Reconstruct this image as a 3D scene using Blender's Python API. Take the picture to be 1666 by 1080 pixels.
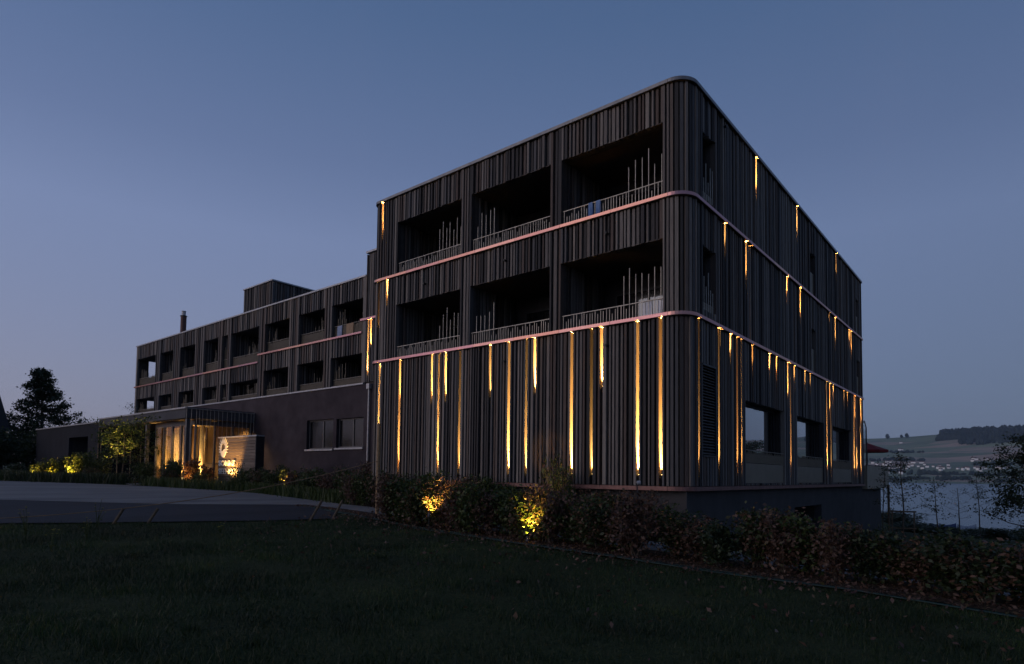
import bpy, bmesh, math, random
import numpy as np
from mathutils import Vector, Matrix

R = math.radians
scene = bpy.context.scene
col = scene.collection
for o in list(bpy.data.objects):
    bpy.data.objects.remove(o, do_unlink=True)

# ------------------------------------------------------------------ camera
cam_data = bpy.data.cameras.new('camera')
cam_data.sensor_width = 36.0
cam_data.lens = 1012.35 / 1666.0 * 36.0
cam_data.shift_x = 0.0
cam_data.shift_y = (721.18 - 540.0) / 1666.0
cam_data.clip_start = 0.1
cam_data.clip_end = 20000.0
camera = bpy.data.objects.new('camera', cam_data)
col.objects.link(camera)
_r = Vector((0.77187251, 0.63565233, 0.01260744))
_u = Vector((0.02197223, -0.0464885, 0.99867715))
_f = Vector((-0.63539756, 0.77057442, 0.04984989))
camera.matrix_world = Matrix(((_r.x, _u.x, -_f.x, 6.4291), (_r.y, _u.y, -_f.y, -14.6332),
                              (_r.z, _u.z, -_f.z, 0.3021), (0, 0, 0, 1)))
scene.camera = camera

# ------------------------------------------------------------------ sky and sun
SUN_EL, SUN_AZ = R(0.5), R(222)          # azimuth clockwise from +Y: behind the camera, to the left
SKY_STRENGTH = 1.1
world = bpy.data.worlds.new('World')
scene.world = world
world.use_nodes = True
wn = world.node_tree
wn.nodes.clear()
def WN(kind, **kw):
    x = wn.nodes.new(kind)
    for k, v in kw.items(): setattr(x, k, v)
    return x
def wmath(op, a, b=0.0, c=None):
    x = WN('ShaderNodeMath', operation=op)
    for i, v in enumerate((a, b) if c is None else (a, b, c)):
        if isinstance(v, (int, float)): x.inputs[i].default_value = v
        else: wn.links.new(v, x.inputs[i])
    return x.outputs[0]
w_out = WN('ShaderNodeOutputWorld')
w_bg = WN('ShaderNodeBackground')
w_sky = WN('ShaderNodeTexSky', sky_type='NISHITA', sun_disc=False)
w_sky.sun_elevation = SUN_EL
w_sky.sun_rotation = SUN_AZ
w_sky.altitude = 500
w_sky.air_density = 1.0
w_sky.dust_density = 1.0
w_sky.ozone_density = 3.0
# dusk: the physical sky is very dim, the deep blue dome colour follows the height above the horizon,
# brighter towards the side where the sun has set
w_geo = WN('ShaderNodeTexCoord')
w_sep = WN('ShaderNodeSeparateXYZ'); wn.links.new(w_geo.outputs['Generated'], w_sep.inputs[0])
w_ramp = WN('ShaderNodeValToRGB')
_cr = w_ramp.color_ramp
_st = [(0.0, (0.160, 0.205, 0.310)), (0.08, (0.164, 0.216, 0.335)), (0.17, (0.164, 0.216, 0.350)), (0.34, (0.160, 0.218, 0.378)), (0.44, (0.118, 0.172, 0.318)), (0.60, (0.076, 0.133, 0.265)), (0.85, (0.040, 0.080, 0.180)), (1.0, (0.032, 0.066, 0.155))]
while len(_cr.elements) < len(_st): _cr.elements.new(0.5)
for _e, (_p, _c) in zip(_cr.elements, _st):
    _e.position = _p; _e.color = (*_c, 1)
wn.links.new(wmath('MAXIMUM', w_sep.outputs[2], 0.0), w_ramp.inputs['Fac'])
_toward = wmath('ADD', wmath('MULTIPLY', w_sep.outputs[0], math.sin(R(240))), wmath('MULTIPLY', w_sep.outputs[1], math.cos(R(240))))
_fac = wmath('ADD', wmath('MULTIPLY', _toward, wmath('MULTIPLY_ADD', w_sep.outputs[2], -0.22, 0.27)), 0.85)
w_mul = WN('ShaderNodeVectorMath', operation='SCALE'); wn.links.new(w_ramp.outputs['Color'], w_mul.inputs[0]); wn.links.new(_fac, w_mul.inputs['Scale'])
w_nis = WN('ShaderNodeVectorMath', operation='SCALE'); wn.links.new(w_sky.outputs['Color'], w_nis.inputs[0]); w_nis.inputs['Scale'].default_value = 0.035
w_add = WN('ShaderNodeVectorMath', operation='ADD'); wn.links.new(w_mul.outputs[0], w_add.inputs[0]); wn.links.new(w_nis.outputs[0], w_add.inputs[1])
# last warmth low over the horizon on the sunset side
_low = wmath('POWER', 2.718, wmath('MULTIPLY', wmath('MAXIMUM', w_sep.outputs[2], 0.0), -6.0))
_wf = wmath('MULTIPLY', _low, wmath('MAXIMUM', wmath('MULTIPLY_ADD', _toward, 0.5, 0.1), 0.0))
w_wv = WN('ShaderNodeVectorMath', operation='SCALE'); w_wv.inputs[0].default_value = (0.25, 0.075, -0.05); wn.links.new(_wf, w_wv.inputs['Scale'])
w_add2 = WN('ShaderNodeVectorMath', operation='ADD'); wn.links.new(w_add.outputs[0], w_add2.inputs[0]); wn.links.new(w_wv.outputs[0], w_add2.inputs[1])
w_bg.inputs['Strength'].default_value = SKY_STRENGTH
wn.links.new(w_add2.outputs[0], w_bg.inputs['Color'])
wn.links.new(w_bg.outputs['Background'], w_out.inputs['Surface'])

sun_data = bpy.data.lights.new('sun', 'SUN')
sun_data.energy = 0.85
sun_data.angle = R(50)
sun_data.color = (1.0, 0.84, 0.79)
sun = bpy.data.objects.new('sun', sun_data)
col.objects.link(sun)
_sd = Vector((math.sin(R(205)) * math.cos(R(10)), math.cos(R(205)) * math.cos(R(10)), math.sin(R(10))))
sun.rotation_euler = _sd.to_track_quat('Z', 'Y').to_euler()

vs = scene.view_settings
vs.view_transform = 'Standard'
vs.look = 'None'
vs.exposure = 0.0
vs.gamma = 1.0
vs.use_curve_mapping = False
scene.render.engine = 'CYCLES'
scene.cycles.use_denoising = True
scene.cycles.max_bounces = 6
scene.cycles.diffuse_bounces = 3
scene.cycles.glossy_bounces = 3
scene.cycles.transmission_bounces = 6
scene.cycles.transparent_max_bounces = 8
scene.cycles.use_light_tree = True
scene.cycles.sample_clamp_indirect = 4.0
scene.cycles.caustics_reflective = False
scene.cycles.caustics_refractive = False

# ------------------------------------------------------------------ helpers
def tag(o, label=None, cat=None, group=None, kind=None):
    if label: o['label'] = label
    if cat: o['category'] = cat
    if group: o['group'] = group
    if kind: o['kind'] = kind
    return o

def empty(name, loc=(0, 0, 0), rz=0.0, label=None, cat=None, group=None):
    o = bpy.data.objects.new(name, None)
    o.empty_display_size = 0.2
    o.location = loc
    o.rotation_euler = (0, 0, rz)
    col.objects.link(o)
    return tag(o, label, cat, group)

def link(name, mesh, parent=None, loc=None, rot=None, scl=None):
    o = bpy.data.objects.new(name, mesh)
    if parent: o.parent = parent
    if loc is not None: o.location = loc
    if rot is not None: o.rotation_euler = rot
    if scl is not None: o.scale = scl
    col.objects.link(o)
    return o

class MB:
    """collects simple solids and links them as one mesh object"""
    def __init__(s):
        s.v, s.f = [], []
    def poly(s, vs, fs):
        n = len(s.v); s.v += [tuple(v) for v in vs]; s.f += [tuple(i + n for i in f) for f in fs]; return s
    def box(s, x0, x1, y0, y1, z0, z1, rz=0.0, c=None):
        vs = [(x, y, z) for z in (z0, z1) for (x, y) in ((x0, y0), (x1, y0), (x1, y1), (x0, y1))]
        if rz:
            cx, cy = c if c else ((x0 + x1) / 2, (y0 + y1) / 2)
            ca, sa = math.cos(rz), math.sin(rz)
            vs = [(cx + (x - cx) * ca - (y - cy) * sa, cy + (x - cx) * sa + (y - cy) * ca, z) for x, y, z in vs]
        return s.poly(vs, [(0, 3, 2, 1), (4, 5, 6, 7), (0, 1, 5, 4), (1, 2, 6, 5), (2, 3, 7, 6), (3, 0, 4, 7)])
    def quad(s, a, b, c, d):
        return s.poly([a, b, c, d], [(0, 1, 2, 3)])
    def tube(s, pts, rad, n=6, cap=True):
        pts = [Vector(q) for q in pts]
        rads = rad if isinstance(rad, (list, tuple)) else [rad] * len(pts)
        rings = []
        for i, q in enumerate(pts):
            d = (pts[min(i + 1, len(pts) - 1)] - pts[max(i - 1, 0)])
            if d.length < 1e-6: d = Vector((0, 0, 1))
            d.normalize()
            a = Vector((1, 0, 0)) if abs(d.x) < 0.8 else Vector((0, 1, 0))
            e1 = d.cross(a).normalized(); e2 = d.cross(e1)
            rings.append([q + (e1 * math.cos(2 * math.pi * k / n) + e2 * math.sin(2 * math.pi * k / n)) * rads[i] for k in range(n)])
        vs = [v for r_ in rings for v in r_]
        fs = [(i * n + k, i * n + (k + 1) % n, (i + 1) * n + (k + 1) % n, (i + 1) * n + k) for i in range(len(pts) - 1) for k in range(n)]
        if cap:
            fs.append(tuple(range(n))[::-1]); fs.append(tuple((len(pts) - 1) * n + k for k in range(n)))
        return s.poly(vs, fs)
    def prism(s, pts, z0, z1):
        n = len(pts)
        vs = [(x, y, z0) for x, y in pts] + [(x, y, z1) for x, y in pts]
        fs = [tuple(range(n))[::-1], tuple(range(n, 2 * n))] + [(i, (i + 1) % n, n + (i + 1) % n, n + i) for i in range(n)]
        return s.poly(vs, fs)
    def mesh(s, name, mat=None, smooth=False):
        me = bpy.data.meshes.new(name)
        me.from_pydata(s.v, [], s.f)
        me.update()
        if mat: me.materials.append(mat)
        if smooth:
            me.polygons.foreach_set('use_smooth', [True] * len(me.polygons))
        return me
    def build(s, name, mat, parent=None, smooth=False, **kw):
        o = link(name, s.mesh(name, mat, smooth), parent)
        return tag(o, **kw) if kw else o

def np_mesh(name, verts, faces, mat):
    """fast mesh of equal sized faces from numpy arrays"""
    me = bpy.data.meshes.new(name)
    nv, nf, k = len(verts), len(faces), faces.shape[1]
    me.vertices.add(nv); me.vertices.foreach_set('co', np.ascontiguousarray(verts, dtype=np.float32).ravel())
    me.loops.add(nf * k); me.loops.foreach_set('vertex_index', np.ascontiguousarray(faces, dtype=np.int32).ravel())
    me.polygons.add(nf); me.polygons.foreach_set('loop_start', np.arange(0, nf * k, k, dtype=np.int32))
    me.update(calc_edges=True)
    me.validate()
    if mat: me.materials.append(mat)
    return me

# ------------------------------------------------------------------ materials
class Mat:
    def __init__(s, name):
        s.m = bpy.data.materials.new(name); s.m.use_nodes = True
        s.t = s.m.node_tree; s.t.nodes.clear()
        s.out = s.n('ShaderNodeOutputMaterial')
    def n(s, kind, **kw):
        x = s.t.nodes.new(kind)
        for k, v in kw.items(): setattr(x, k, v)
        return x
    def l(s, a, b): s.t.links.new(a, b)
    def bsdf(s, col=(0.5, 0.5, 0.5), rough=0.6, metal=0.0, spec=0.5):
        b = s.n('ShaderNodeBsdfPrincipled')
        b.inputs['Base Color'].default_value = (*col, 1); b.inputs['Roughness'].default_value = rough
        b.inputs['Metallic'].default_value = metal; b.inputs['Specular IOR Level'].default_value = spec
        s.l(b.outputs[0], s.out.inputs['Surface']); s.b = b
        return b
    def coords(s, obj=False, scale=(1, 1, 1)):
        if obj:
            src = s.n('ShaderNodeTexCoord').outputs['Object']
        else:
            src = s.n('ShaderNodeNewGeometry').outputs['Position']
        mp = s.n('ShaderNodeMapping'); mp.inputs['Scale'].default_value = scale
        s.l(src, mp.inputs['Vector']); return mp.outputs[0]
    def noise(s, vec, scale=5.0, detail=4.0, rough=0.6):
        x = s.n('ShaderNodeTexNoise'); x.inputs['Scale'].default_value = scale
        x.inputs['Detail'].default_value = detail; x.inputs['Roughness'].default_value = rough
        if vec is not None: s.l(vec, x.inputs['Vector'])
        return x.outputs['Fac']
    def ramp(s, fac, stops, const=False):
        x = s.n('ShaderNodeValToRGB'); cr = x.color_ramp
        if const: cr.interpolation = 'CONSTANT'
        while len(cr.elements) < len(stops): cr.elements.new(0.5)
        for e, (p, c) in zip(cr.elements, stops):
            e.position = p; e.color = (*c, 1)
        s.l(fac, x.inputs['Fac']); return x.outputs['Color']
    def mix(s, fac, a, b, mode='MIX'):
        x = s.n('ShaderNodeMix', data_type='RGBA', blend_type=mode)
        for sock, v in ((x.inputs[0], fac), (x.inputs[6], a), (x.inputs[7], b)):
            if isinstance(v, (int, float)): sock.default_value = v
            elif isinstance(v, tuple): sock.default_value = (*v, 1)
            else: s.l(v, sock)
        return x.outputs[2]
    def math(s, op, a, b=0.0):
        x = s.n('ShaderNodeMath', operation=op)
        for i, v in enumerate((a, b)):
            if isinstance(v, (int, float)): x.inputs[i].default_value = v
            else: s.l(v, x.inputs[i])
        return x.outputs[0]
    def rnd(s):
        """one random number per piece: object and loose part together"""
        a = s.n('ShaderNodeObjectInfo').outputs['Random']; b = s.n('ShaderNodeNewGeometry').outputs['Random Per Island']
        return s.math('FRACT', s.math('ADD', a, b))
    def bump(s, h, strength=0.3, dist=0.02):
        x = s.n('ShaderNodeBump'); x.inputs['Strength'].default_value = strength; x.inputs['Distance'].default_value = dist
        s.l(h, x.inputs['Height']); s.l(x.outputs[0], s.b.inputs['Normal'])

def simple(name, col, rough=0.6, metal=0.0, spec=0.5, vary=0.25, scale=6.0, bump=0.0):
    m = Mat(name); m.bsdf(col, rough, metal, spec)
    f = m.noise(m.coords(), scale, 5)
    lo = tuple(c * (1 - vary) for c in col); hi = tuple(min(1, c * (1 + vary)) for c in col)
    m.l(m.ramp(f, [(0.3, lo), (0.7, hi)]), m.b.inputs['Base Color'])
    if bump: m.bump(f, bump)
    return m.m

def wood_mat(name, stops, grain=(9, 9, 0.7), rough=0.75):
    m = Mat(name); m.bsdf((0.2, 0.2, 0.2), rough, 0, 0.35)
    base = m.ramp(m.rnd(), stops, True)
    g = m.noise(m.coords(scale=grain), 3.0, 6, 0.7)
    c = m.mix(1.0, base, m.ramp(g, [(0.3, (0.62, 0.62, 0.62)), (0.72, (1.12, 1.12, 1.12))]), 'MULTIPLY')
    m.l(c, m.b.inputs['Base Color'])
    m.bump(m.noise(m.coords(scale=(60, 60, 1.5)), 2.0, 4), 0.25, 0.004)
    return m.m

def emit_mat(name, colr, strength):
    m = Mat(name); e = m.n('ShaderNodeEmission')
    e.inputs['Color'].default_value = (*colr, 1); e.inputs['Strength'].default_value = strength
    m.l(e.outputs[0], m.out.inputs['Surface']); return m.m

def glass_mirror(name, tint=(0.9, 0.95, 1.0), refl=0.7, rough=0.01):
    m = Mat(name); b = m.bsdf((0.006, 0.007, 0.009), 0.15)
    g = m.n('ShaderNodeBsdfGlossy'); g.inputs['Color'].default_value = (*tint, 1); g.inputs['Roughness'].default_value = rough
    mx = m.n('ShaderNodeMixShader')
    lw = m.n('ShaderNodeLayerWeight'); lw.inputs['Blend'].default_value = 0.45
    f = m.math('MULTIPLY', m.math('ADD', lw.outputs['Fresnel'], 0.12), refl); f = m.math('MINIMUM', f, 1.0)
    m.l(f, mx.inputs[0]); m.l(b.outputs[0], mx.inputs[1]); m.l(g.outputs[0], mx.inputs[2])
    m.l(mx.outputs[0], m.out.inputs['Surface'])
    return m.m

def clear_glass(name, tint=(0.85, 0.9, 0.92)):
    m = Mat(name)
    t = m.n('ShaderNodeBsdfTransparent'); t.inputs['Color'].default_value = (*tint, 1)
    g = m.n('ShaderNodeBsdfGlossy'); g.inputs['Roughness'].default_value = 0.01
    fr = m.n('ShaderNodeFresnel'); fr.inputs['IOR'].default_value = 1.4
    mx = m.n('ShaderNodeMixShader')
    front_ = m.math('SUBTRACT', 1.0, m.n('ShaderNodeNewGeometry').outputs['Backfacing'])
    m.l(m.math('MULTIPLY', fr.outputs[0], front_), mx.inputs[0]); m.l(t.outputs[0], mx.inputs[1]); m.l(g.outputs[0], mx.inputs[2])
    m.l(mx.outputs[0], m.out.inputs['Surface']); return m.m

def leaf_mat(name, stops, rough=0.5, patches=0.0):
    m = Mat(name); b = m.bsdf((0.05, 0.08, 0.02), rough, 0, 0.4)
    c = m.ramp(m.n('ShaderNodeNewGeometry').outputs['Random Per Island'], stops)
    if patches:
        f = m.noise(m.coords(), patches, 4, 0.6)
        c = m.mix(1.0, c, m.ramp(f, [(0.32, (0.42, 0.40, 0.40)), (0.55, (1.0, 1.0, 1.0)), (0.72, (1.9, 1.7, 1.3))]), 'MULTIPLY')
    m.l(c, b.inputs['Base Color'])
    tr = m.n('ShaderNodeBsdfTranslucent'); m.l(c, tr.inputs['Color'])
    mx = m.n('ShaderNodeMixShader'); mx.inputs[0].default_value = 0.3
    m.l(b.outputs[0], mx.inputs[1]); m.l(tr.outputs[0], mx.inputs[2]); m.l(mx.outputs[0], m.out.inputs['Surface'])
    return m.m

WOOD = wood_mat('weathered_battens', [(0.0, (0.173, 0.148, 0.133)), (0.20, (0.058, 0.051, 0.050)), (0.36, (0.226, 0.193, 0.171)), (0.50, (0.121, 0.087, 0.072)),
                                      (0.62, (0.110, 0.103, 0.104)), (0.74, (0.042, 0.038, 0.038)), (0.84, (0.263, 0.226, 0.196)), (0.93, (0.152, 0.119, 0.101))])
BACK = simple('cladding_backing', (0.065, 0.056, 0.052), 0.85, vary=0.3, scale=4)
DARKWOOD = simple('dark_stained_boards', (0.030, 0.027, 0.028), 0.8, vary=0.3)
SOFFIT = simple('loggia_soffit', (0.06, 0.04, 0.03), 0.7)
def copper_material():
    m = Mat('copper_flashing'); m.bsdf((0.6, 0.35, 0.28), 0.36, 0.92)
    base = m.ramp(m.rnd(), [(0.0, (0.64, 0.33, 0.25)), (0.4, (0.56, 0.28, 0.23)), (0.75, (0.46, 0.24, 0.27)), (1.0, (0.68, 0.37, 0.27))])
    n = m.noise(m.coords(scale=(2, 2, 9)), 2.5, 5, 0.7)
    m.l(m.mix(1.0, base, m.ramp(n, [(0.3, (0.75, 0.75, 0.78)), (0.7, (1.1, 1.08, 1.05))]), 'MULTIPLY'), m.b.inputs['Base Color'])
    m.l(m.ramp(n, [(0.3, (0.24, 0.24, 0.24)), (0.7, (0.46, 0.46, 0.46))]), m.b.inputs['Roughness'])
    return m.m
COPPER = copper_material()
DARKZINC = simple('dark_zinc_coping', (0.20, 0.195, 0.20), 0.45, 0.4)
DARKCOPPER = simple('dark_copper', (0.22, 0.11, 0.095), 0.55, 0.4)  # copper for the ledge, darker than the bands
ZINC = simple('zinc_coping', (0.42, 0.41, 0.42), 0.45, 0.3)
DARKMETAL = simple('dark_metal', (0.035, 0.035, 0.04), 0.5, 0.5)
STEEL = simple('galvanised_rods', (0.42, 0.38, 0.33), 0.45, 0.4)
BRONZE = simple('bronze_sheet', (0.20, 0.165, 0.12), 0.5, 0.3, vary=0.12, scale=2)
PALEBRONZE = simple('pale_bronze_sheet', (0.30, 0.25, 0.18), 0.5, 0.3, vary=0.12, scale=2)
PLASTER = simple('aubergine_plaster', (0.060, 0.047, 0.052), 0.95, 0, 0.2, 0.30, 0.9, 0.2)
CANOPYG = simple('grey_canopy', (0.085, 0.082, 0.088), 0.8, 0, 0.2, 0.14, 1.0, 0.1)
GREYPLASTER = simple('grey_plaster', (0.026, 0.026, 0.031), 0.95, 0, 0.2, 0.14, 1.0, 0.15)
CONCRETE = simple('base_concrete', (0.055, 0.052, 0.054), 0.9, 0, 0.3, 0.2, 1.5, 0.2)
ROOFMAT = simple('gravel_roof', (0.12, 0.11, 0.10), 0.95)
MIRROR = glass_mirror('window_glass', (0.92, 0.96, 1.0), 1.6)
DARKGLASS = glass_mirror('dark_window_glass', (0.8, 0.85, 0.9), 0.5)
NIGHTGLASS = glass_mirror('unlit_window_glass', (0.5, 0.6, 0.8), 0.07)
GLASS = clear_glass('clear_glass')
BLACK = simple('black_fitting', (0.012, 0.012, 0.013), 0.6)
FRAME = simple('window_frame', (0.10, 0.095, 0.10), 0.5, 0.3)
POSTWOOD = simple('raw_timber', (0.30, 0.20, 0.11), 0.8, 0, 0.3, 0.3, 12)
STAKEWOOD = simple('grey_timber', (0.105, 0.08, 0.055), 0.85, 0, 0.3, 0.3, 12)
BARK = simple('bark', (0.09, 0.075, 0.06), 0.9, 0, 0.2, 0.35, 14, 0.4)
LENS = emit_mat('lamp_lens', (1.0, 0.62, 0.22), 12.0)
LEAF_GREEN = leaf_mat('green_leaves', [(0.0, (0.026, 0.043, 0.014)), (0.5, (0.049, 0.077, 0.020)), (1.0, (0.090, 0.113, 0.031))])
LEAF_DARK = leaf_mat('dark_leaves', [(0.0, (0.016, 0.026, 0.012)), (0.6, (0.030, 0.048, 0.018)), (1.0, (0.05, 0.07, 0.025))])
LEAF_BROWN = leaf_mat('beech_leaves', [(0.0, (0.061, 0.032, 0.024)), (0.55, (0.120, 0.069, 0.051)), (0.85, (0.181, 0.109, 0.078)), (1.0, (0.054, 0.061, 0.019))])
LEAF_MIX = leaf_mat('mixed_leaves', [(0.0, (0.026, 0.039, 0.013)), (0.62, (0.044, 0.065, 0.018)), (0.68, (0.117, 0.065, 0.044)), (1.0, (0.174, 0.101, 0.065))])
LEAF_LIME = leaf_mat('maple_leaves', [(0.0, (0.06, 0.085, 0.015)), (0.6, (0.11, 0.13, 0.02)), (1.0, (0.17, 0.15, 0.03))])
LEAF_RED = leaf_mat('russet_leaves', [(0.0, (0.08, 0.03, 0.015)), (0.6, (0.15, 0.06, 0.025)), (1.0, (0.22, 0.12, 0.03))])

# ------------------------------------------------------------------ ground shape
def lerp_table(v, xs, ys):
    if v <= xs[0]: return ys[0]
    for i in range(1, len(xs)):
        if v <= xs[i]:
            t = (v - xs[i - 1]) / (xs[i] - xs[i - 1]); t = t * t * (3 - 2 * t) * 0.5 + t * 0.5
            return ys[i - 1] + (ys[i] - ys[i - 1]) * t
    return ys[-1]
def gz(x, y):
    a = lerp_table(x, [-400, -70, -42, -30, -20, -12, -4, 4, 12, 40, 160], [3, -0.25, -0.35, -0.5, -0.68, -0.88, -1.15, -1.35, -1.7, -4, -9])
    w = min(1, max(0, (x + 14) / 12.0))
    d = lerp_table(y, [-2, 10, 25, 45, 140, 400], [0, -0.5, -1.3, -3.0, -12.5, -14])
    d2 = lerp_table(y, [60, 200], [0, -14])
    return a + w * d + (1 - w) * d2

LAKE_Z = -10.7

def ground_mesh():
    def axis(lo, hi, fine_lo, fine_hi, fine, growth=1.25):
        a = list(np.arange(fine_lo, fine_hi + 1e-6, fine)); s = fine; v = a[0]
        while v > lo: s *= growth; v -= s; a.insert(0, max(v, lo))
        s = fine; v = a[-1]
        while v < hi: s *= growth; v += s; a.append(min(v, hi))
        return a
    xs = axis(-3000, 3000, -64, 14, 0.8); ys = axis(-3000, 1500, -16, 40, 0.8)
    rng = random.Random(3)
    vs = [(x, y, gz(x, y) + (rng.uniform(-0.02, 0.02) if -6.5 < x < 14 and -16 < y < -5.5 else 0)) for y in ys for x in xs]
    n = len(xs)
    fs = [(j * n + i, j * n + i + 1, (j + 1) * n + i + 1, (j + 1) * n + i) for j in range(len(ys) - 1) for i in range(n - 1)]
    return np_mesh('ground', np.array(vs), np.array(fs), None)

def soil_material():
    m = Mat('meadow_ground'); m.bsdf((0.04, 0.05, 0.03), 0.95, 0, 0.1)
    f = m.noise(m.coords(), 0.8, 6); g = m.noise(m.coords(), 25, 3)
    c = m.mix(0.5, m.ramp(f, [(0.3, (0.022, 0.034, 0.012)), (0.7, (0.055, 0.062, 0.028))]), m.ramp(g, [(0.3, (0.012, 0.018, 0.008)), (0.75, (0.06, 0.07, 0.03))]))
    m.l(c, m.b.inputs['Base Color']); m.bump(g, 0.8, 0.05); return m.m
g_me = ground_mesh(); g_me.materials.append(soil_material())
ground = tag(link('ground', g_me), kind='structure')

def drape(name, pts, mat, lift, step=0.7, kind='structure'):
    """a thin sheet laid on the ground inside a polygon"""
    bm = bmesh.new()
    f = bm.faces.new([bm.verts.new((x, y, 0)) for x, y in pts])
    xs = [q[0] for q in pts]; ys = [q[1] for q in pts]
    for k in np.arange(math.floor(min(xs)), max(xs), step):
        bmesh.ops.bisect_plane(bm, geom=bm.verts[:] + bm.edges[:] + bm.faces[:], plane_co=(k, 0, 0), plane_no=(1, 0, 0))
    for k in np.arange(math.floor(min(ys)), max(ys), step):
        bmesh.ops.bisect_plane(bm, geom=bm.verts[:] + bm.edges[:] + bm.faces[:], plane_co=(0, k, 0), plane_no=(0, 1, 0))
    for v in bm.verts: v.co.z = gz(v.co.x, v.co.y) + lift
    bmesh.ops.recalc_face_normals(bm, faces=bm.faces)
    me = bpy.data.meshes.new(name); bm.to_mesh(me); bm.free()
    me.materials.append(mat)
    if me.polygons and sum(p_.normal.z for p_ in me.polygons) < 0: me.flip_normals()
    return tag(link(name, me), kind=kind)

def tarmac(name, lo, hi, sc=0.6):
    m = Mat(name); m.bsdf(lo, 0.85, 0, 0.3)
    f = m.noise(m.coords(scale=(1, 1, 1)), sc, 6, 0.65); g = m.noise(m.coords(), 60, 3)
    c = m.mix(0.35, m.ramp(f, [(0.3, lo), (0.72, hi)]), m.ramp(g, [(0.3, tuple(a * 0.6 for a in lo)), (0.7, tuple(a * 1.3 for a in hi))]))
    st = m.noise(m.coords(scale=(0.9, 0.10, 1)), 1.4, 5, 0.7)   # tyre worn lanes
    c = m.mix(0.55, c, m.mix(1.0, c, m.ramp(st, [(0.35, (0.45, 0.45, 0.48)), (0.65, (1.25, 1.25, 1.22))]), 'MULTIPLY'))
    m.l(c, m.b.inputs['Base Color']); m.bump(g, 0.35, 0.01); return m.m
DARKTAR = tarmac('fresh_asphalt', (0.015, 0.015, 0.020), (0.028, 0.028, 0.036))
PALETAR = tarmac('worn_asphalt', (0.15, 0.14, 0.135), (0.24, 0.225, 0.215), 0.35)
drape('road', [(-120, -45), (-14, -17), (-10.65, -11.3), (-9.94, -9.75), (-9.3, -8.0), (-8.6, -6.0), (-8.3, -4.4), (-9.6, -3.45), (-12.8, -2.75),
               (-13.4, -3.6), (-14.5, -5.8), (-15.6, -7.2), (-18.1, -9.8), (-30, -18.5), (-120, -80)][:-1] + [(-120, -60)], DARKTAR, 0.03)
drape('forecourt', [(-120, -60), (-30, -18.5), (-18.1, -9.8), (-15.6, -7.2), (-14.5, -5.8), (-13.4, -3.6), (-12.8, -2.65), (-9.3, -2.85), (-4.0, -2.75), (2, -2.75), (8, -2.9), (12, -3.2), (12, -1.7), (0, -1.2),
                    (-9.2, -1.05), (-12.4, -1.2), (-15.1, -0.95), (-21.7, -0.62), (-27.1, -2.25), (-28.8, -2.8), (-33.2, -4.3), (-36.3, -6.2), (-45, -7), (-120, -12)], PALETAR, 0.038)
drape('path', [(-30.6, -2.1), (-28.6, -2.55), (-31.5, 1.65), (-33.5, 1.65)], PALETAR, 0.052)

def mulch_material():
    m = Mat('bark_mulch'); m.bsdf((0.05, 0.035, 0.025), 0.95, 0, 0.1)
    v = m.n('ShaderNodeTexVoronoi'); v.inputs['Scale'].default_value = 22; m.l(m.coords(), v.inputs['Vector'])
    m.l(m.ramp(v.outputs['Color'], [(0.1, (0.02, 0.014, 0.01)), (0.6, (0.07, 0.045, 0.03)), (1, (0.13, 0.085, 0.055))]), m.b.inputs['Base Color'])
    m.bump(v.outputs['Distance'], 0.8, 0.03); return m.m
MULCH = mulch_material()
drape('planting_bed', [(-13.0, -2.55), (-9.2, -2.55), (-4, -2.8), (2, -2.85), (9.5, -3.0), (9.5, -4.6), (5, -4.35), (1, -4.25), (-1.7, -4.35), (-4.5, -3.75), (-7.5, -3.35), (-9.4, -3.25)], MULCH, 0.046)
drape('entrance_bed', [(-41, -6.3), (-36.4, -6.0), (-33.3, -4.1), (-30.7, -2.0), (-33.4, 1.5), (-49, 1.5)], MULCH, 0.046)
drape('facade_bed', [(-28.5, -2.4), (-27.0, -2.05), (-21.6, -0.45), (-15.1, -0.75), (-12.4, -1.0), (-9.2, -0.85), (0, -1.0), (0, 0.05), (-12.3, 0.05), (-12.9, 5.7), (-31.3, 5.7), (-31.3, 1.6)], MULCH, 0.046)

# ------------------------------------------------------------------ lake and far shore
def water_material():
    m = Mat('lake_water'); m.bsdf((0.018, 0.075, 0.115), 0.26, 0, 0.8)
    m.bump(m.noise(m.coords(scale=(0.05, 0.16, 1)), 1.0, 5, 0.65), 0.25, 0.8); return m.m
tag(MB().quad((-6000, 70, LAKE_Z), (4000, 70, LAKE_Z), (4000, 2900, LAKE_Z), (-6000, 2900, LAKE_Z)).build('lake', water_material()), kind='structure')

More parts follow.
